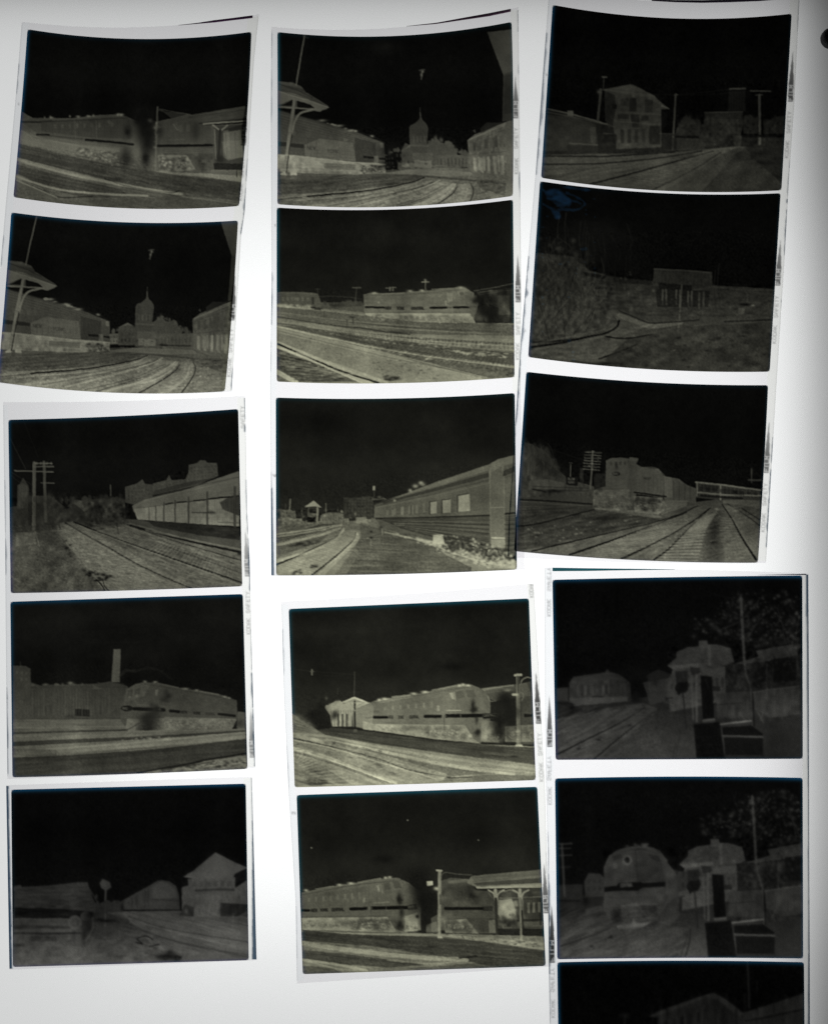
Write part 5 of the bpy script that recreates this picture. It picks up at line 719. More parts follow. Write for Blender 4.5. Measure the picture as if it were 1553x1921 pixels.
def det_J(f):
    f.hv(70, 3, "120,670 620,600 620,735 120,745", 22, .4); f.hh(66, 3, "330,645 500,620 500,665 330,690", 6, .4); f.win(120, "130,680 460,640 460,700 130,715", 8, 1, .3, .6, .3); f.hh(80, 3, "110,770 600,765 620,795 110,795", 4, .4); f.gear(400, 845, 610, 850, 54, 134, 17); f.gear(120, 840, 340, 845, 60, 134, 13); f.P(56, "575,605 610,595 620,635 585,640", .5); f.P(56, "625,592 665,590 680,630 640,632", .5); f.L(140, 4, "560,610 570,655", .5); f.gear(930, 850, 1090, 855, 56, 132, 17); f.rub(8, "110,800 620,800 640,870 110,868"); f.hv(60, 3, "930,600 1200,640 1200,730 930,730", 12, .35); f.hh(104, 3, "920,765 1200,765 1210,800 920,800", 4, .35); f.gear(700, 855, 770, 860, 50, 130, 14)
    f.hh(70, 3, "1085,565 1480,530 1480,590 1095,612", 6, .4); f.hh(140, 3, "1110,622 1480,603 1480,626 1115,632", 3, .4); f.hv(40, 4, "1380,690 1485,685 1490,810 1385,815", 8, .4); f.win(140, "1390,700 1480,695 1480,780 1390,785", 3, 1, .5, .7, .4); f.S(30, 140, "1240,700 1340,700 1340,860 1240,860", 12, .4, 1); f.S(20, 40, "1240,780 1340,780 1340,860 1240,860", 12, .5, 1); f.hh(56, 3, "1340,830 1490,828 1490,855 1340,855", 3, .5)
    f.rub(6, "110,870 1500,990 1500,1080 110,1110"); f.hh(36, 3, "120,880 1480,1000 1480,1060 120,930", 8, .35); f.hh(120, 3, "120,945 900,1030 900,1050 120,975", 4, .4); f.hh(118, 3, "120,1040 480,1095 420,1105 120,1070", 4, .45); f.L(26, 4, "120,1000 700,1060", .5); f.S(60, 30, "120,890 1400,1000 1400,1060 120,930", 5, .45, .4); f.S(40, 130, "930,895 1480,920 1480,970 1000,915", 6, .5, .5); f.S(30, 40, "930,895 1480,920 1480,970 1000,915", 6, .5, .5); f.L(64, 5, "905,545 903,900", .4)
def det_K(f):
    f.hv(50, 3, "90,600 350,650 350,740 90,780", 16, .3); f.hh(40, 3, "460,490 690,500 690,640 460,640", 14, .3); f.win(24, "470,660 690,655 690,740 470,750", 6, 1, .5, .8, .5); f.hh(74, 3, "390,465 530,440 640,510 470,478", 4, .3); f.win(24, "930,625 1090,625 1090,685 930,680", 6, 2, .5, .5, .5); f.jag(40, "770,660 815,610 890,640", 20, 18, 12, .7); f.jag(34, "1115,610 1190,620", 16, 10, 10, .7); f.jag(30, "1220,640 1325,610", 16, 12, 12, .7); f.S(40, 60, "770,640 1100,620 1100,760 770,760", 7, .35); f.S(30, 14, "770,640 1320,640 1320,760 770,760", 8, .5)
    f.ties(66, 4, 7, "960,785 700,860 330,950", "1000,787 860,880 650,985", 26, .5, 1); f.ties(26, 3, 4, "960,785 700,860 330,950", "1000,787 860,880 650,985", 26, .4, 1); f.ties(60, 3, 5, "760,790 400,815 80,818", "880,785 560,825 80,845", 30, .4, 1); f.rub(5, "75,790 1080,760 1330,900 1330,990 75,915"); f.C(74, 4, "400,945 700,865 980,782", .5); f.C(72, 4, "700,985 860,890 1010,785", .5); f.L(64, 3, "80,800 700,790", .4); f.S(30, 16, "1100,780 1320,780 1320,960 1150,850", 8, .4); f.C(30, 3, "400,455 760,490 1200,470", .35); f.L(62, 3, "765,490 1050,460", .2)
def det_L(f):
    for i in range(30):
        x = 95 + f.rng.random() * 300; y = 560 + f.rng.random() * 330; f.C(76 if i % 3 else 18, 4, [(x, y), (x + 40 + 20 * f.rng.normal(), y - 60), (x + 70 + 40 * f.rng.normal(), y - 150)], .4)
    for i in range(46):
        x = 100 + f.rng.random() * 330; y = 420 + f.rng.random() * 480; f.C(70 if i % 2 else 22, 3, [(x, y), (x + 14 * f.rng.normal(), y - 60), (x + 34 * f.rng.normal(), y - 120)], .4)
    for i in range(22):
        x = 120 + f.rng.random() * 500; y = 330 + f.rng.random() * 180; f.C(36, 3, [(x, y + 60), (x + 8 * f.rng.normal(), y), (x + 16 * f.rng.normal(), y - 90)], .5)
    f.hh(40, 3, "755,518 1070,533 1072,600 750,588", 7, .35); f.hv(64, 3, "760,520 1070,535 1072,600 752,590", 16, .25); f.rub(5, "80,420 700,560 1420,620 1390,1080 60,1000"); f.hh(64, 3, "380,570 740,590 740,720 420,700", 6, .25); f.ties(72, 3, 5, "540,800 400,870 120,915", "560,830 440,900 120,945", 26, .3, 1); f.C(72, 4, "90,955 300,925 480,880 580,830", .5); f.S(50, 74, "420,600 1400,640 1390,780 560,760", 5, .35); f.C(70, 3, "1080,610 1250,625 1410,630", .4); f.S(40, 18, "380,560 1400,620 1380,800 500,740", 7, .4)
def det_M(f):
    f.hv(66, 3, "570,505 690,500 690,650 570,650", 8, .3); f.hh(70, 3, "500,665 695,660 700,755 500,745", 7, .35); f.win(40, "580,500 680,500 680,530 580,535", 4, 1, .5, .6, .4); f.hv(54, 3, "745,560 865,575 865,680 745,670", 12, .35); f.hv(60, 3, "885,600 1045,650 1045,715 885,710", 14, .4); f.gear(730, 735, 870, 745, 36, 116, 16); f.gear(520, 735, 690, 745, 40, 104, 14); f.rub(7, "495,650 900,690 900,790 495,770"); f.jag(52, "130,420 240,455 310,550", 34, 26, 16, .5)
    for i in range(26):
        x = 120 + f.rng.random() * 180; y = 460 + f.rng.random() * 160; f.C(78 if i % 2 else 26, 3, [(x, y), (x + 9 * f.rng.normal(), y - 50), (x + 22 * f.rng.normal(), y - 90)], .45)
    f.hv(90, 3, "1060,625 1395,665 1395,700 1060,690", 16, .4); f.win(20, "1060,635 1390,672 1390,690 1060,668", 9, 1, .6, .7, .5); f.ties(116, 6, 13, "820,850 620,930 420,1005", "1000,800 820,920 650,1032", 24, .45, 1); f.ties(30, 3, 5, "820,850 600,940 380,1010", "1000,800 820,920 650,1032", 24, .4, 1); f.ties(118, 6, 13, "1060,820 980,900 830,1035", "1160,780 1100,880 1060,1040", 20, .5, 1); f.C(100, 4, "400,1010 640,930 860,850", .5); f.C(100, 4, "680,1035 820,970 980,880 1090,790", .5); f.C(96, 4, "200,985 520,910 840,830", .4); f.rub(6, "85,740 1000,780 1395,740 1390,1050 85,1000"); f.hh(30, 3, "100,700 490,735 490,760 100,780", 5, .4); f.C(96, 4, "1390,1030 1310,915 1250,810", .4); f.S(60, 30, "150,850 800,830 500,940 150,970", 6, .4, .5)
def det_N(f):
    f.hh(44, 3, "740,500 1030,480 1045,545 700,570", 7, .3); f.win(26, "700,600 850,590 850,700 700,710", 5, 2, .4, .5, .4); f.win(30, "880,630 1000,620 1000,700 900,700", 4, 1, .5, .7, .4); f.S(120, 58, "800,330 1080,180 1400,200 1400,460 1050,430", 5, .6, 1, 12); f.S(70, 12, "900,300 1100,200 1400,220 1400,470 1050,430", 7, .6, 1, 4)
    for i in range(22):
        x = 960 + f.rng.random() * 420; y = 250 + f.rng.random() * 240; f.C(50, 3, [(x, y), (x + 30 * f.rng.normal(), y - 40), (x + 50 * f.rng.normal(), y - 70)], .45)
    f.S(60, 52, "1010,560 1400,500 1400,700 1020,700", 6, .4, 1); f.S(40, 14, "1010,560 1400,500 1400,700 1020,700", 8, .5, 1); f.hv(30, 3, "960,720 1130,705 1135,850 965,850", 12, .3); f.hv(36, 3, "1160,720 1400,690 1400,820 1170,830", 14, .3); f.rub(4, "600,800 840,830 840,1070 350,1070"); f.hh(20, 3, "850,890 970,875 995,1060 855,1060", 4, .3)
def det_N2(f):
    f.ties(58, 3, 6, "560,800 420,890 110,1050", "640,805 520,890 310,1070", 34, .5, 1); f.ties(26, 3, 5, "560,800 420,890 110,1050", "640,805 520,890 310,1070", 34, .4, 1); f.win(36, "185,665 480,660 480,725 185,740", 9, 1, .4, .8, .5); f.hh(72, 3, "175,650 430,620 480,650 180,670", 3, .35); f.rub(5, "90,790 640,780 700,1075 90,1075"); f.C(68, 4, "110,1055 260,975 440,890 575,800", .4); f.S(30, 14, "100,780 600,760 600,800 100,850", 6, .4)
def det_O2(f):
    f.C(72, 5, "400,545 470,490 560,480 640,500", .4); f.L(26, 4, "520,470 530,640", .6); f.hh(28, 3, "450,775 640,765 640,850 450,860", 6, .5); f.L(74, 5, "440,770 640,760", .5); f.B(20, 420, 830, 22, 30, .6); f.B(70, 500, 800, 26, 20, .5); f.L(66, 4, "650,480 700,560 735,610", .5)
    f.hv(38, 3, "370,560 690,560 690,640 360,650", 12, .3); f.hh(62, 3, "360,700 690,690 690,740 370,760", 4, .35); f.P(20, "395,510 440,490 450,515 405,530", .4); f.P(18, "590,495 640,505 660,535 610,525", .4); f.rub(6, "360,760 680,750 640,860 400,880"); f.win(24, "255,620 345,620 345,700 255,705", 3, 2, .5, .5, .4); f.ties(56, 3, 6, "340,880 260,920 110,1000", "420,890 360,950 200,1060", 22, .45, 1); f.rub(5, "105,800 420,880 800,890 800,1060 110,1060"); f.B(78, 520, 445, 10, 8, .8); f.L(70, 4, "405,880 600,862", .6); f.S(30, 62, "380,780 660,770 650,850 390,860", 7, .4)
def smoke(f, v, spots):
    for x, y, r in spots:
        for _ in range(5): f.B(v + f.rng.normal() * 3, x + r * .5 * f.rng.normal(), y + r * .5 * f.rng.normal(), r * (.4 + .4 * f.rng.random()), r * (.4 + .4 * f.rng.random()), .5)
def smoke_A(f): smoke(f, 16, ((845, 650, 44), (850, 720, 34), (745, 700, 14), (850, 850, 16)))
def smoke_I(f): smoke(f, 26, ((1280, 690, 50), (1310, 770, 46), (1250, 860, 34), (1110, 740, 18), (265, 770, 40), (1130, 860, 20)))
def smoke_J(f): smoke(f, 18, ((795, 640, 44), (815, 710, 38), (815, 830, 20), (668, 700, 14), (670, 840, 18), (1085, 680, 16), (1290, 840, 20)))
def smoke_D(f): smoke(f, 26, ((870, 790, 44), (900, 720, 24), (960, 640, 30)))
def smoke_G(f): smoke(f, 20, ((1290, 680, 34), (1320, 720, 30), (1235, 620, 24)))
def with_detail(pic, *det):
    def g(f):
        pic(f)
        for d in det: d(f)
    return g
def det_O1(f):
    f.aff = (1, 0, 62, 0, 1, -20); det_N(f); f.aff = None
def det_F(f):
    f.aff = (.989, .0553, 31.2, -.004, .999, 126); det_B(f); f.aff = None
def det_P(f):
    f.hv(40, 3, "650,360 930,260 930,700 650,700", 14, .4); f.hh(44, 3, "1110,350 1430,250 1430,320 1130,380", 4, .4); f.win(10, "660,380 880,320 880,500 660,520", 5, 2, .4, .6, .5)
# ------------------------------------------------------------------ where each strip and frame lies
# Plan coordinates: 1 unit = 0.14 mm on the table, x to the right, y towards the viewer.
CA, CB, CC = (0, 20, 3.106), (0, 380, 3.106), (0, 730, 3.106)
CD, CE = (0, 1100, 3.106), (0, 1440, 3.106)
CF, CG, CH = (490, 0, 3.045), (490, 360, 3.045), (490, 710, 3.045)
CI, CJ = (510, 1080, 2.930), (530, 1460, 3.045)
CK, CL, CM = (990, 0, 2.758), (970, 330, 2.930), (940, 690, 2.876)
CN, CO, CP = (1010, 1050, 2.860), (1010, 1430, 2.860), (1010, 1780, 2.860)
WARM, MID, COOL = (1.0, .992, .85), (1.0, .99, .875), (1.0, .99, .945)
def _curve_near(f): pic_station_curve(f, True)
def _curve_far(f):
    f.aff = (.989, .0553, 31.2, -.004, .999, 126); pic_station_curve(f, False); f.aff = None
    f.B(30, 720, 265, 70, 40, .5); f.B(16, 740, 860, 60, 44, .7); f.B(14, 715, 940, 26, 20, .9); f.P(84, '780,925 1140,950 1150,985 960,985 780,965', .6); f.P(30, '1390,420 1440,400 1440,640 1385,650', .4)
# name: corners TL TR BR BL, downward bow of top and bottom edge, sideways bow of left and right, crop, base tone, tint, picture, gain
FR = {
 'A': ("51.5,53.8 471.7,58.6 448.5,386 25,369.3", 16, 12.5, 1, 3, CA, 7, MID, with_detail(pic_diesel_left, det_A, smoke_A)),
 'B': ("21,397.7 446.6,413 421.8,734 -5,716.5", 11, 11, 1, 2, CB, 8, MID, with_detail(_curve_near, det_B)),
 'C': ("15.5,787.3 446.9,767 454.6,1100 20,1113", 3, 1.5, 0, 0, CC, 10, MID, with_detail(pic_platform, det_C)),
 'D': ("19.3,1129 455.6,1114.5 464.3,1443 23.2,1459", 0, 1.5, 0, 0, CD, 14, MID, with_detail(pic_chimney, det_D, smoke_D)),
 'E': ("21,1481.9 461,1470.6 466.8,1802.2 24.1,1815", 0, 0, 0, 0, CE, 7, COOL, with_detail(pic_car, det_E)),
 'F': ("520.2,59 959.6,40 962,367 520.2,382.6", 17, 12.5, .5, 2, CF, 6, MID, with_detail(_curve_far, det_F)),
 'G': ("519,388.6 962.2,373.8 965.2,707.5 519,715.7", 11, 7, 0, 0, CG, 18, WARM, with_detail(pic_yard, det_G, smoke_G)),
 'H': ("517.3,745.5 965.5,737 969.5,1068.6 518,1079.5", 6, 3, 0, 0, CH, 22, WARM, with_detail(pic_coach, det_H)),
 'I': ("541.4,1142.5 992,1122.7 1004.9,1464 552.7,1477.6", 0, .5, 0, 0, CI, 28, WARM, with_detail(pic_canopy_train, det_I, smoke_I)),
 'J': ("556.3,1492 1007.8,1476.4 1023.6,1813 567.8,1828.5", 0, 0, 0, 0, CJ, 24, WARM, with_detail(pic_two_diesels, det_J, smoke_J)),
 'K': ("1036.4,8 1485,24.7 1465.7,356.4 1014.7,332.9", 17, 12.5, 0, 0, CK, 4, MID, with_detail(pic_house, det_K)),
 'L': ("1012.7,339.2 1464.2,361.7 1443.7,697 990.5,669.6", 11, 9, 0, 0, CL, 6, MID, with_detail(pic_tank, det_L)),
 'M': ("987,697 1440.7,722.3 1421.6,1055.8 964,1034", 7, 6, 0, 1, CM, 7, MID, with_detail(pic_freight, det_M)),
 'N': ("1036,1087.8 1504.8,1079.7 1505.8,1424 1042,1425.9", -1, 0, 0, 0, CN, 7, COOL, with_detail(pic_crossing, det_N, det_N2)),
 'O': ("1040.8,1460.8 1505.5,1459.7 1506.5,1799 1045,1800.6", -3, -2, 0, 0, CO, 7, COOL, with_detail(pic_crossing_train, det_O1, det_O2)),
 'P': ("1045,1806 1508,1806 1511,2146 1050,2150", -3, 0, 0, 0, CP, 3, COOL, with_detail(pic_roof, det_P)),
}

GAIN = {'D': .98, 'E': .92, 'G': .96, 'H': .97, 'I': .93, 'K': .82, 'L': .92, 'M': .9, 'N': .95, 'O': 1.0, 'P': .9}
CRISP = {'E': 0, 'K': .3, 'L': .7, 'N': 0, 'O': 0, 'P': 0}
HAZE = {'G': 5, 'H': 5, 'I': 6, 'J': 6, 'D': 5, 'C': 3, 'M': 2, 'A': 2, 'B': 2, 'F': 2}
SOFT = {'E': 1.0, 'K': .8, 'L': .8, 'M': .6, 'N': 1.1, 'O': 1.25, 'P': 1.4, 'D': .7}
def coons(c, tb, bb, lb, rb, u, v):
    """point of a four-cornered patch with bowed edges; u across, v down"""
    TL, TR, BR, BL = c
    P = ((1 - u) * (1 - v))[..., None] * TL + (u * (1 - v))[..., None] * TR + (u * v)[..., None] * BR + ((1 - u) * v)[..., None] * BL
    P[..., 1] += 4 * u * (1 - u) * (tb * (1 - v) + bb * v)
    P[..., 0] += 4 * v * (1 - v) * (lb * (1 - u) + rb * u)
    return P

def draw_frame(n):
    c, tb, bb, lb, rb, crop, base, tint, pic = FR[n]
    c = pts(c)
    box = (int(c[:, 0].min() - 6), int(c[:, 1].min() - 6), int(c[:, 0].max() + 6), min(int(c[:, 1].max() + 22), 2155))
    t = Tone(box, crop, base, seed=ord(n))
    pic(t)
    r = t.rng
    A = np.clip(t.A, 2, 250)
    yy = np.linspace(0, 1, t.h)[:, None]; xx = np.linspace(-1, 1, t.w)[None]; A = A + base * .25 * (yy * .8 + .5 * (1 - xx * xx) - .6)
    A = A * (1 + .16 * np.clip((A - 40) / 60, 0, 1))
    A = (.88 * blur(A, SOFT.get(n, .58)) + .12 * blur(A, 5.)) * GAIN.get(n, 1.)
    A = A + CRISP.get(n, .4) * (A - blur(A, 2.2))
    lo, hi = (.9, 1.06) if n in 'GHIJ' else (.82, 1.14)
    g = np.clip((np.linspace(0, 1, t.h)[:, None] - .48) / .45, 0, 1); A = A * np.where(A > 12, lo + (hi - lo) * g * g * (3 - 2 * g), 1)     # tones open up towards the foreground
    A = A + HAZE.get(n, 1) * np.clip(1 - A / 60, 0, 1)
    A *= 1 + .05 * vnoise(t.h, t.w, 34, 34, r) + .03 * vnoise(t.h, t.w, 12, 12, r)
    A = A * (1 + .06 * blur(r.normal(size=A.shape), .8)) + .9 * vnoise(t.h, t.w, 2.2, 2.2, r) + .5 * vnoise(t.h, t.w, 9, 9, r)
    return t, np.clip(A, 1.2, 250)
# ------------------------------------------------------------------ materials
def new_mat(name):
    m = bpy.data.materials.new(name); m.use_nodes = True; nt = m.node_tree; nt.nodes.clear()
    out = nt.nodes.new('ShaderNodeOutputMaterial'); return m, nt, out
def film_mat(name, color=None, attr=False, rough=.22):
    """clear or dyed film: passes light by its density, with the faint sheen of gelatine"""
    m, nt, out = new_mat(name)
    tr = nt.nodes.new('ShaderNodeBsdfTransparent'); gl = nt.nodes.new('ShaderNodeBsdfGlossy')
    gl.inputs['Roughness'].default_value = rough; gl.inputs['Color'].default_value = (1, 1, 1, 1)
    mx = nt.nodes.new('ShaderNodeMixShader'); mx.inputs[0].default_value = .0 if attr else .006
    if attr:
        a = nt.nodes.new('ShaderNodeAttribute'); a.attribute_name = 'film_tone'; nt.links.new(a.outputs['Color'], tr.inputs['Color'])
    else:
        tc = nt.nodes.new('ShaderNodeTexCoord'); nz = nt.nodes.new('ShaderNodeTexNoise'); nz.inputs['Scale'].default_value = 900; nz.inputs['Detail'].default_value = 3
        rp = nt.nodes.new('ShaderNodeMapRange'); rp.inputs['To Min'].default_value = .992; rp.inputs['To Max'].default_value = 1.0
        vm = nt.nodes.new('ShaderNodeVectorMath'); vm.operation = 'SCALE'; vm.inputs[0].default_value = color
        nt.links.new(tc.outputs['Object'], nz.inputs['Vector']); nt.links.new(nz.outputs['Fac'], rp.inputs['Value']); nt.links.new(rp.outputs[0], vm.inputs['Scale']); nt.links.new(vm.outputs[0], tr.inputs['Color'])
    nt.links.new(tr.outputs[0], mx.inputs[1]); nt.links.new(gl.outputs[0], mx.inputs[2]); nt.links.new(mx.outputs[0], out.inputs['Surface'])
    return m
BASE = np.array((.850, .840, .854))                 # light left after one sheet of clear film
M_BASE = film_mat('clear_film', tuple(np.sqrt(BASE / .988)))
M_EMUL = film_mat('silver_emulsion', attr=True)

m, nt, out = new_mat('opal_acrylic')
tl = nt.nodes.new('ShaderNodeBsdfTranslucent'); df = nt.nodes.new('ShaderNodeBsdfDiffuse'); mx = nt.nodes.new('ShaderNodeAddShader')
tc = nt.nodes.new('ShaderNodeTexCoord'); nz = nt.nodes.new('ShaderNodeTexNoise'); nz.inputs['Scale'].default_value = 260; nz.inputs['Detail'].default_value = 5
rp = nt.nodes.new('ShaderNodeMapRange'); rp.inputs['To Min'].default_value = PANEL_T * .992; rp.inputs['To Max'].default_value = PANEL_T * 1.008
cb = nt.nodes.new('ShaderNodeCombineColor')
nt.links.new(tc.outputs['Object'], nz.inputs['Vector']); nt.links.new(nz.outputs['Fac'], rp.inputs['Value'])
for i in range(3): nt.links.new(rp.outputs[0], cb.inputs[i])
nt.links.new(cb.outputs[0], tl.inputs['Color']); df.inputs['Color'].default_value = (.05, .05, .05, 1)
nt.links.new(tl.outputs[0], mx.inputs[0]); nt.links.new(df.outputs[0], mx.inputs[1]); nt.links.new(mx.outputs[0], out.inputs['Surface'])
M_PANEL = m
def plain(name, col, rough, bump=0.):
    m, nt, out = new_mat(name); p = nt.nodes.new('ShaderNodeBsdfPrincipled')
    p.inputs['Base Color'].default_value = (*col, 1); p.inputs['Roughness'].default_value = rough
    nz = nt.nodes.new('ShaderNodeTexNoise'); nz.inputs['Scale'].default_value = 1500; bp = nt.nodes.new('ShaderNodeBump'); bp.inputs['Strength'].default_value = bump; bp.inputs['Distance'].default_value = .0002
    tc = nt.nodes.new('ShaderNodeTexCoord'); nt.links.new(tc.outputs['Object'], nz.inputs['Vector']); nt.links.new(nz.outputs['Fac'], bp.inputs['Height']); nt.links.new(bp.outputs[0], p.inputs['Normal'])
    nt.links.new(p.outputs[0], out.inputs['Surface']); return m
M_CASE = plain('grey_painted_metal', (.06, .06, .065), .5, .2)
M_RUBBER = plain('black_rubber', (.012, .012, .016), .6, .3)

# ------------------------------------------------------------------ mesh helpers
def link(o, parent=None):
    sc.collection.objects.link(o)
    if parent is not None:
        o.parent = parent; o.matrix_parent_inverse.identity(); o.location = -parent.location
    return o
def empty(name, loc, label, cat, group=None):
    e = bpy.data.objects.new(name, None); e.empty_display_size = .01; e.location = loc; sc.collection.objects.link(e)
    e['label'] = label; e['category'] = cat
    if group: e['group'] = group
    return e
def grid_mesh(name, V, mat, col=None, thick=0., smooth_=True):
    """V: rows x cols x 3 points; col: rows x cols x 3 light passed; thick: makes a closed slab"""
    r, c = V.shape[:2]
    idx = np.arange(r * c).reshape(r, c)
    q = np.stack([idx[:-1, :-1], idx[1:, :-1], idx[1:, 1:], idx[:-1, 1:]], -1).reshape(-1, 4)
    verts = V.reshape(-1, 3)
    if thick:
        n = r * c; W = verts.copy(); W[:, 2] -= thick; verts = np.vstack([verts, W])
        ring = np.concatenate([idx[0, :-1], idx[:-1, -1], idx[-1, :0:-1], idx[:0:-1, 0]]); nx = np.roll(ring, -1)
        q = np.vstack([q, q[:, ::-1] + n, np.stack([ring, nx, nx + n, ring + n], 1)])
    me = bpy.data.meshes.new(name)
    me.vertices.add(len(verts)); me.vertices.foreach_set('co', verts.astype(np.float32).ravel())
    me.loops.add(q.size); me.loops.foreach_set('vertex_index', q.astype(np.int32).ravel())
    me.polygons.add(len(q)); me.polygons.foreach_set('loop_start', (np.arange(len(q)) * 4).astype(np.int32))
    me.update(calc_edges=True)
    me.polygons.foreach_set('use_smooth', np.full(len(q), bool(smooth_) and not thick))
    if col is not None:
        a = me.color_attributes.new('film_tone', 'FLOAT_COLOR', 'POINT')
        C = np.ones((r * c, 4), np.float32); C[:, :3] = col.reshape(-1, 3); a.data.foreach_set('color', C.ravel())
    me.materials.append(mat)
    return bpy.data.objects.new(name, me)
def poly_mesh(name, verts, faces, mat):
    me = bpy.data.meshes.new(name); me.from_pydata(verts, [], faces); me.update(); me.materials.append(mat)
    return bpy.data.objects.new(name, me)
def boxes(name, bs, mat):
    v, f = [], []
    for x0, y0, z0, x1, y1, z1 in bs:
        k = len(v); v += [(x, y, z) for z in (z0, z1) for y in (y0, y1) for x in (x0, x1)]
        f += [[k + i for i in q] for q in ((0, 2, 3, 1), (4, 5, 7, 6), (0, 1, 5, 4), (2, 6, 7, 3), (0, 4, 6, 2), (1, 3, 7, 5))]
    return poly_mesh(name, v, f, mat)

def panel_light(px, py):
    """light reaching a plan point from the lamps in the box (1 = paper white)"""
    X, Y = np.asarray(px, float) * .14, np.asarray(py, float) * .14; E = np.zeros_like(X); n = 14
    for x0, x1, y0, y1, d, rad in LAMPS:
        for a in x0 + (np.arange(n) + .5) / n * (x1 - x0):
            for b in y0 + (np.arange(n) + .5) / n * (y1 - y0):
                E += rad * d * d / (d * d + (X - a) ** 2 + (Y - b) ** 2) ** 2 * (x1 - x0) * (y1 - y0) / n / n / np.pi
    return E

# ------------------------------------------------------------------ light table
table = empty('light_table', plan(776, 960, -.05), 'white glowing light table panel lying under all the film strips', 'light table')
for o in lamp_objs: o.parent = table; o.location = o.location - table.location
xa, xb, ya, yb = plan(-62 / .14, 0)[0], plan(221 / .14, 0)[0], plan(0, 299 / .14)[1], plan(0, -7 / .14)[1]
link(poly_mesh('diffuser_panel', [(xa - .004, ya - .004, 0), (xb + .004, ya - .004, 0), (xb + .004, yb + .004, 0), (xa - .004, yb + .004, 0)], [(0, 1, 2, 3)], M_PANEL), table)
t = .004
link(boxes('housing', [(xa - t, ya - t, -.05, xa, yb + t, -.0008), (xb, ya - t, -.05, xb + t, yb + t, -.0008), (xa, ya - t, -.05, xb, ya, -.0008), (xa, yb, -.05, xb, yb + t, -.0008), (xa, ya, -.05, xb, yb, -.046)], M_CASE), table)
link(boxes('rim', [(xa - .012, ya - .012, -.05, xa - t - .0005, yb + .012, .004), (xb + t + .0005, ya - .012, -.05, xb + .012, yb + .012, .004), (xa - t, ya - .012, -.05, xb + t, ya - t - .0005, .004), (xa - t, yb + t + .0005, -.05, xb + t, yb + .012, .004)], M_CASE), table)
# dark round stud at the upper right
prof = [(0, 3.0), (1.2, 2.95), (2.0, 2.7), (2.5, 2.1), (2.68, 1.2), (2.68, .05)]
sx, sy, _ = plan(1557.5, 72.5); v, fc = [], []; nseg = 40
for i in range(nseg):
    a = 2 * math.pi * i / nseg
    for r, z in prof[1:]: v.append((sx + r * MM * math.cos(a), sy + r * MM * math.sin(a), z * MM))
v.append((sx, sy, 3.0 * MM)); npf = len(prof) - 1
for i in range(nseg):
    j = (i + 1) % nseg; fc.append((len(v) - 1, i * npf, j * npf))
    for k in range(npf - 1): fc.append((i * npf + k, i * npf + k + 1, j * npf + k + 1, j * npf + k))
st = link(poly_mesh('stud', v, fc, M_RUBBER), table); st['label'] = 'round black stud at the upper right of the panel'
for p in st.data.polygons: p.use_smooth = True

# ------------------------------------------------------------------ film strips
class Strip: pass
def strip(left, right, bt, bb, z0, lift, label, power=1.6):
    s = Strip(); s.L, s.R = pts(left), pts(right); s.bt, s.bb, s.z0, s.lift, s.pw = bt, bb, z0 * MM, lift * MM, power
    s.y0 = (s.L[0, 1] + s.R[0, 1]) / 2; s.y1 = (s.L[-1, 1] + s.R[-1, 1]) / 2
    c = (s.L[-1] + s.R[-1]) / 2
    s.e = empty('film_strip', plan(c[0], c[1], s.z0), label, 'film strip', 'film strips laid out on the light table')
    return s
def height(s, P, off=0.):
    y = P[..., 1]; t = (P[..., 0] - np.interp(y, s.L[:, 1], s.L[:, 0])) / (np.interp(y, s.R[:, 1], s.R[:, 0]) - np.interp(y, s.L[:, 1], s.L[:, 0]))
    q = np.clip((y - s.y0) / (s.y1 - s.y0), 0, 1)
    return s.z0 + s.lift * (1 - q) ** s.pw * np.clip(2 * t - 1, -1.1, 1.1) ** 2 + off
def place(s, P, off=0.):
    z = height(s, P, off); k = 1 - z / HCAM
    return np.stack([(P[..., 0] - CX) * U * k, -(P[..., 1] - CY) * U * k, z], -1)
def edge_at(E, q):
    d = np.r_[0, np.cumsum(np.hypot(*np.diff(E, axis=0).T))]; d /= d[-1]
    return np.stack([np.interp(q, d, E[:, 0]), np.interp(q, d, E[:, 1])], -1)
def film_base(s):
    q = np.linspace(0, 1, 72); t = np.linspace(0, 1, 36)
    Lp, Rp = edge_at(s.L, q)[:, None], edge_at(s.R, q)[:, None]; T = t[None, :, None]
    P = Lp * (1 - T) + Rp * T
    P[..., 1] += 4 * t * (1 - t) * (s.bt * (1 - q) + s.bb * q)[:, None]
    V = place(s, P); o = grid_mesh('film_base', V, M_BASE, thick=.13 * MM); link(o, s.e)

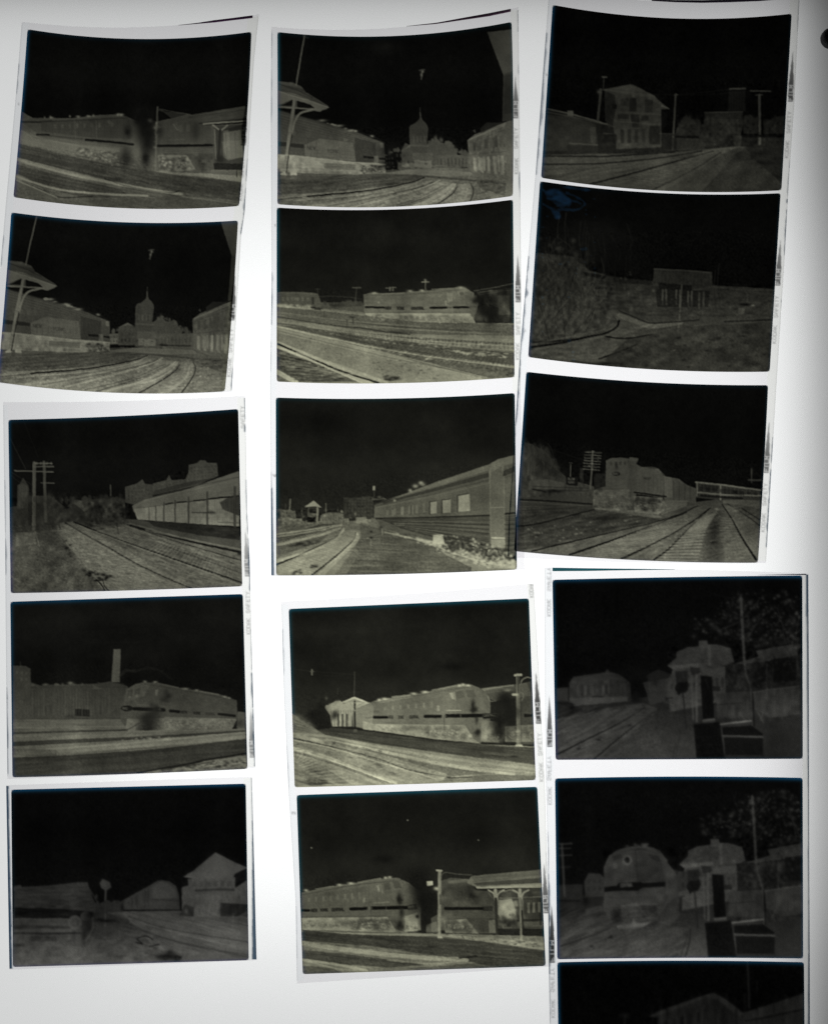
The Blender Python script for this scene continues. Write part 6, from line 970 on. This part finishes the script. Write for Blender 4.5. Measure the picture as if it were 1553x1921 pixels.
def colourise(A, tint):
    return A[..., None] * np.array(tint)
FRINGE = {  # bluish lens colour fringe painted onto the frame edges: left, top, right, bottom strength
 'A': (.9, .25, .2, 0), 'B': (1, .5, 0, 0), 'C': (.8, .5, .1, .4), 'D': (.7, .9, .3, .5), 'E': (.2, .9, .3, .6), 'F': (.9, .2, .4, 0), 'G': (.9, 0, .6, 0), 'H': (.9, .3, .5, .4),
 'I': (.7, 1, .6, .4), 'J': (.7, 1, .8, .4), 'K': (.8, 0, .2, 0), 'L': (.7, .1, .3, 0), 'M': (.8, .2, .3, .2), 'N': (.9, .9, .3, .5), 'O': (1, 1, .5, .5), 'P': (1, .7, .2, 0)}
def negative(s, n, label, step=1.6):
    c, tb, bb, lb, rb, crop, base, tint, pic = FR[n]; c = pts(c); t, A = draw_frame(n)
    w = np.hypot(*(c[1] - c[0])); h = np.hypot(*(c[3] - c[0])); nu, nv = int(w / step), int(h / step)
    u, v = np.meshgrid(np.linspace(0, 1, nu), np.linspace(0, 1, nv)); P = coons(c, tb, bb, lb, rb, u, v)
    rng = np.random.default_rng(ord(n) + 7)
    wob = vnoise(nv, nu, 4, 4, rng) * .22; wob2 = vnoise(nv, nu, 4, 4, rng) * .22      # edges soften along the grain
    X = np.clip(P[..., 0] - t.bx + wob - .5, 0, t.w - 1.001); Y = np.clip(P[..., 1] - t.by + wob2 - .5, 0, t.h - 1.001)
    xi, yi = X.astype(int), Y.astype(int); fx, fy = X - xi, Y - yi
    a = (A[yi, xi] * (1 - fx) + A[yi, xi + 1] * fx) * (1 - fy) + (A[yi + 1, xi] * (1 - fx) + A[yi + 1, xi + 1] * fx) * fy
    rgb = colourise(a, tint)
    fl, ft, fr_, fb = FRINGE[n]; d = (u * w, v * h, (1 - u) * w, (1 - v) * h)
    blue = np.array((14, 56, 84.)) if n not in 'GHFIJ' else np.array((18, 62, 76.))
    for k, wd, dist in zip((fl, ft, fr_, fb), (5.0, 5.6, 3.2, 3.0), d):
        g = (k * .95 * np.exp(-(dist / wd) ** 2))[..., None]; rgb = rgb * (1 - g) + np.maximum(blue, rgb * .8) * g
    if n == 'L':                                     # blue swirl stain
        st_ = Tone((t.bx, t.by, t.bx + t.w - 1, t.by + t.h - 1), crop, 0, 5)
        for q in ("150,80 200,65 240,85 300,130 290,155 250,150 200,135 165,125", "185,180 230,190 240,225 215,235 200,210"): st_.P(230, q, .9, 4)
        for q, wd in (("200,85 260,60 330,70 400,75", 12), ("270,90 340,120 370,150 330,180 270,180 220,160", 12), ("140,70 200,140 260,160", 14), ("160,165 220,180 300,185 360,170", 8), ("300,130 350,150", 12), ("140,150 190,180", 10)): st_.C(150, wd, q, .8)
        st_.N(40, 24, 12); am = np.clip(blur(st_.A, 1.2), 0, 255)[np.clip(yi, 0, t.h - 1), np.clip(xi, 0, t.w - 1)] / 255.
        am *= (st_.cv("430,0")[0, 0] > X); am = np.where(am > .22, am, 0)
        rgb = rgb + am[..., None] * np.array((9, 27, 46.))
    gu, gv = np.linspace(0, 1, 9), np.linspace(0, 1, 9); GU, GV = np.meshgrid(gu, gv); Pg = coons(c, tb, bb, lb, rb, GU, GV); Eg = panel_light(Pg[..., 0], Pg[..., 1])
    ui, vi = np.minimum((u * 8).astype(int), 7), np.minimum((v * 8).astype(int), 7); a_, b_ = u * 8 - ui, v * 8 - vi
    Ef = (Eg[vi, ui] * (1 - a_) + Eg[vi, ui + 1] * a_) * (1 - b_) + (Eg[vi + 1, ui] * (1 - a_) + Eg[vi + 1, ui + 1] * a_) * b_
    T = np.clip(lin(rgb) / (np.maximum(Ef, .16)[..., None] * BASE * .985), 0, 1)
    rr = 4.5; cx = np.maximum(rr - np.minimum(d[0], d[2]), 0); cy = np.maximum(rr - np.minimum(d[1], d[3]), 0)   # rounded gate corners
    k = np.clip(np.hypot(cx, cy) - rr + .5, 0, 1)
    k = np.where((cx > 0) & (cy > 0), k, 0)[..., None]; T = T * (1 - k) + k
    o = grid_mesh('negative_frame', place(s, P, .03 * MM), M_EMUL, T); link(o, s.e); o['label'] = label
    return o

def margin(s, side, width, ymin, ymax, marks, fog, ticks=(), step=1.05, mirror=False):
    """printed edge of the film: arrows, FILM boxes, lettering and light-struck fog"""
    xs = np.r_[s.L[:, 0], s.R[:, 0]]; E = s.R if side > 0 else s.L
    ex = lambda y: np.interp(y, E[:, 1], E[:, 0])
    lo = min(ex(ymin), ex(ymax)) - 40; hi = max(ex(ymin), ex(ymax)) + 40
    bx = (int(lo), int(ymin) - 5, int(hi), int(ymax) + 5)
    A = Tone(bx, (0, 0, 1), 255, 11); F = Tone(bx, (0, 0, 1), 0, 12)
    ang = -90 + math.degrees(math.atan2(ex(ymin) - ex(ymax), ymax - ymin))
    for m_ in marks:
        tip, b0, b1, s0, s1, k0, k1, off, dark = m_; w2 = 4.6; pv = dark
        c = lambda y: ex(y) - side * off
        if b1: A.G(min(pv + 60, 215), pv, [(c(tip), tip), (c(b0) + w2, b0), (c(b0) - w2, b0)], (c(tip), tip), (c(b0), b0)); A.P(pv, [(c(b0) - w2, b0), (c(b0) + w2, b0), (c(b1) + w2, b1), (c(b1) - w2, b1)])
        if b1: A.T(235, c(b1) - 3.4, b1 - 2.5, 6.8, 'FILM', ang, 1.5, wide=(b1 - b0 - 5) / 24.5, mir=mirror, a=.85)
        if s1: A.T(165, c(s1) - 3.2, s1, 6.4, 'SAFETY', ang, 1.3, wide=(s1 - s0) / 35., mir=mirror, a=.7)
        if k1: A.T(165, c(k1) - 3.2, k1, 6.4, 'KODAK', ang, 1.3, wide=(k1 - k0) / 29.5, mir=mirror, a=.7)
    for y, txt in ticks: A.T(150, ex(y) - side * 7 - 3, y, 6, txt, -90, 1.4, a=.8)
    for y0, y1, wd, v, *wd1 in fog:
        yy = np.arange(y0, y1, 3.); n = len(yy)
        wv = wd * (.55 + .45 * np.sin(np.linspace(0, np.pi, n))) * (1 + .35 * vnoise(n, 2, 4, 2, F.rng)[:, 0])
        if wd1: wv = np.linspace(wd, wd1[0], n) * (1 + .06 * vnoise(n, 2, 9, 2, F.rng)[:, 0])
        Q = [(ex(y) + side * 3, y) for y in yy] + [(ex(y) - side * w_, y) for y, w_ in zip(yy[::-1], wv[::-1])]
        F.P(v, Q, 1, .8)
    q = np.arange(ymin, ymax, step); r = np.linspace(0, 1, int(width / step))
    P = np.stack([ex(q)[:, None] - side * (width * (1 - r if side > 0 else r))[None], np.repeat(q[:, None], len(r), 1)], -1)
    xi = np.clip((P[..., 0] - bx[0]).astype(int), 0, A.w - 1); yi = np.clip((P[..., 1] - bx[1]).astype(int), 0, A.h - 1)
    a = lin(blur(A.A, .7)[yi, xi])[..., None]; f = np.clip(blur(F.A, .7)[yi, xi] / 255, 0, 1)[..., None]
    grey = np.array((.98, 1., 1.)); teal = np.array((.012, .055, .11))
    T = (a * grey) * (1 - f) + f * teal
    T = np.clip(T, 0, 1)
    if side > 0: T = T * np.array((1, .99, .95))
    fade = np.exp(-((P[..., 0] - ex(P[..., 1])) / 1.3) ** 2)[..., None] * .22; T = T * (1 - fade)   # cut edge
    link(grid_mesh('edge_print', place(s, P, .02 * MM), M_EMUL, T), s.e)

def remnant(s, crop, st_, rgb, rgb2=None):
    """sliver of the neighbouring picture left where the strip was cut askew"""
    st_ = np.array(st_, float); q = np.linspace(0, len(st_) - 1, 120); i = np.arange(len(st_))
    x = np.interp(q, i, st_[:, 0]); a = np.interp(q, i, st_[:, 1]); b = np.interp(q, i, st_[:, 2])
    P = np.stack([np.stack([x, a * (1 - k) + b * k], -1) for k in np.linspace(0, 1, 7)])
    P = P / crop[2] + np.array(crop[:2])
    E = np.maximum(panel_light(P[..., 0], P[..., 1]), .16)[..., None]; k = np.linspace(0, 1, 7)[:, None, None] ** 2
    c = np.array(rgb, float) * (1 - k) + np.array(rgb2 or rgb, float) * k
    o = grid_mesh('frame_remnant', place(s, P, .03 * MM), M_EMUL, np.clip(lin(c * np.ones(P.shape[:2] + (1,))) / E / BASE, 0, 1)); link(o, s.e)

# 1 upper left, two pictures
s = strip("41,40 29.6,181 9.7,397 0,509 -18,716", "485.5,26 476,117 459,397 452,444 434.6,735", 17, 11, .3, 6.5,
          'film strip of two negatives at the upper left, its top edge curling up')
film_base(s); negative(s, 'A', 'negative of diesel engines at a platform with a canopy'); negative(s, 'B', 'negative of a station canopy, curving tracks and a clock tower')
margin(s, 1, 20, 30, 733, [(189, 235, 272, 297, 332, 343, 375, 10, 105), (506, 568, 601, 617, 661, 670, 706, 7.5, 95)], [(297, 340, 1.5, 190), (352, 440, 2.2, 200), (690, 734, 2, 200)])
margin(s, -1, 14, 42, 500, [], [(118, 178, 2, 140), (440, 500, 2, 110)], ((196, '-'),), 1.4)
remnant(s, CA, [(1040, 81, 83), (1150, 68, 74), (1250, 52, 66), (1350, 40, 54), (1472, 24, 40)], (22, 14, 24), (60, 30, 62))
# 2 left middle, two pictures
s = strip("5.8,754 9.7,1020 11,1196.6 13,1390 14,1462", "459.8,742 463.6,955 468.4,1052 471.7,1196.6 478.8,1441", 4, 1.5, .3, 1.6,
          'film strip of two negatives at the left, one showing a tall factory chimney')
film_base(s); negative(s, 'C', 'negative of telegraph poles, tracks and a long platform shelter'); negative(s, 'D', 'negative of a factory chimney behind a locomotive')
margin(s, 1, 15, 746, 1440, [(990, 1047, 1081, 1111, 1150, 1160, 1190, 5.2, 150), (1325, 1388, 1422, 762, 803, 0, 0, 5.2, 150)], [(742, 790, 1.6, 200), (796, 812, 3, 200), (900, 1003, 2, 160), (1010, 1112, 2.2, 225), (1180, 1260, 1.5, 140), (1262, 1330, 3.2, 215), (1330, 1441, 2.6, 235)])
margin(s, -1, 9, 760, 1458, [], [(900, 1000, 1.6, 120), (1010, 1080, 1.8, 160), (1290, 1455, 2.2, 200)], (), 1.4)
# 3 lower left, single picture
s = strip("11.6,1473.8 17.7,1820", "472.6,1457.7 481.3,1802.2", 0, 0, .9, .8,
          'single cut negative at the lower left with dark fogged edges, showing a signal house')
film_base(s); negative(s, 'E', 'dark negative of a car and a signal house with a peaked roof')
margin(s, -1, 10, 1475, 1819, [], [(1460, 1830, 4.6, 245, 5.4)], (), 1.2)
margin(s, 1, 16, 1460, 1801, [], [(1456, 1560, 1.2, 170, 1.8), (1540, 1812, 1.8, 240, 8.5)], (), 1.2)
# 4 upper centre, three pictures
s = strip("509,49.3 508,230 509.7,524 506.4,721 508,907 509,1081", "972,12.5 974.4,197 976,394 977.7,557 976,721 980,900 984,1068.6", 20, 3, .3, 6.5,
          'film strip of three negatives at the upper centre, reaching under the strip on its right')
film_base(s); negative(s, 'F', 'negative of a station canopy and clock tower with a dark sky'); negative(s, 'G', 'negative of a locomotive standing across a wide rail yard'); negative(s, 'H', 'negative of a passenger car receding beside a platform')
margin(s, 1, 15, 18, 735, [(140, 187, 221, 240, 278, 296, 325, 7.2, 120), (475, 533, 567, 587, 628, 643, 674, 5.8, 110)], [(14, 60, 1.4, 150), (120, 140, 1.5, 120), (322, 372, 1.8, 190)])
margin(s, -1, 11, 55, 1080, [], [(60, 110, 1.4, 130), (130, 230, 1.6, 120), (510, 610, 2.2, 190), (640, 700, 1.4, 100), (885, 930, 1, 120, 3), (915, 1090, 3.0, 240, 5.6)], ((424, '-'), (894, '6')), 1.3)
remnant(s, CF, [(830, 146, 148), (1000, 127, 134), (1150, 99, 112), (1300, 72, 90), (1425, 47, 64)], (24, 18, 24), (64, 40, 58))
# 5 lower centre, two pictures
s = strip("527.7,1128.8 532,1285 541.4,1489 554.6,1690 557,1846", "1000.8,1094.3 1011.7,1271 1022,1472.5 1026,1624 1032.5,1788 1034,1814", 3, 0, .3, 1.6,
          'film strip of two negatives at the lower centre, both of streamlined locomotives at a platform')
film_base(s); negative(s, 'I', 'bright negative of a train beside a pointed canopy roof'); negative(s, 'J', 'negative of two locomotives nose to nose beside a canopy')
margin(s, 1, 12, 1096, 1810, [(1260, 1316, 1358, 1377, 1418, 1431, 1466, 6, 80), (1617, 1678, 1714, 0, 0, 1093, 1121, 5.5, 105)], [(1600, 1640, 1.2, 100)])
margin(s, -1, 12, 1134, 1842, [], [(1180, 1270, 1.8, 130), (1400, 1480, 1.2, 100), (1700, 1800, 1.2, 90)], ((1528, '2'),), 1.4)
# 6 upper right, three pictures
s = strip("1030,-18 1019,127 1004.5,326 988.8,500 977,637 972.7,700 963,850 953.6,980 952,1045", "1500,-10 1495.7,73 1489.5,198 1480,330 1472,476 1455,740 1436.7,1056", 16, 5, 1.0, 6.5,
          'film strip of three dark negatives at the upper right, overlapping its left neighbour')
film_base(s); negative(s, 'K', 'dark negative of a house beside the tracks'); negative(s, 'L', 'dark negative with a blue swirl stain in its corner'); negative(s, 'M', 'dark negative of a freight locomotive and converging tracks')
margin(s, 1, 18, -6, 1053, [(94, 156, 190, 209, 249, 263, 295, 7.5, 95), (447, 502, 535, 555, 595, 610, 643, 9.5, 115), (787, 853, 887, 907, 948, 963, 997, 9.5, 120)], [(-10, 60, 1.3, 120), (300, 372, 1.4, 140), (372, 384, 2.6, 200), (392, 480, 2.2, 210), (560, 580, 1.4, 120), (820, 870, 2.0, 190), (880, 1030, 2.6, 215)])
margin(s, -1, 14, -10, 1044, [], [(60, 330, 4.2, 170), (480, 700, 3.6, 190), (690, 800, 3, 215), (800, 940, 1.6, 160), (920, 1090, 2.4, 250)], ((141, '-'), (622, '-')), 1.3)
remnant(s, CK, [(640, -8, 2), (760, -3, 9), (900, -2, 12), (1050, -6, 9), (1200, -14, 3), (1330, -26, -8)], (10, 10, 12), (24, 16, 28))
# 7 lower right, three pictures
s = strip("1021.2,1064 1022,1295 1023,1430 1027.5,1605 1029,1797 1031,1913 1036,2160", "1516,1076 1517,1246 1517.7,1605 1518.7,1797 1519,1930 1522,2158", -2, 0, .9, 1.0,
          'film strip of dark negatives at the lower right, running off the bottom of the panel')
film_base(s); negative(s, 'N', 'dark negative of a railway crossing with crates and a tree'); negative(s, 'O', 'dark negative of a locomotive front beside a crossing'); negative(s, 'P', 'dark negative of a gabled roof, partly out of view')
margin(s, -1, 15, 1066, 1960, [(1305, 1367, 1401, 1066, 1109, 1124, 1156, 8.4, 100), (1698, 1763, 1807, 1420, 1464, 1477, 1510, 6.5, 60), (0, 0, 0, 1818, 1861, 1876, 1910, 6.5, 0)], [(1560, 1660, 1.2, 160), (1640, 1830, 3.2, 215), (1830, 1921, 1.2, 160)], mirror=True)
margin(s, 1, 12, 1078, 1990, [], [(1070, 1160, 5.0, 240, 4.2), (1150, 1480, 4.2, 225, 2.4), (1460, 1700, 2.0, 205, 2.2), (1690, 2000, 2.2, 225, 4.4)], (), 1.2)
remnant(s, CN, [(75, 43, 62), (250, 46, 61), (400, 48, 58), (600, 50, 55), (730, 51, 53)], (30, 78, 88), (44, 88, 90))
remnant(s, CN, [(1180, 82, 83), (1300, 79, 82), (1437, 76, 82)], (16, 22, 36))
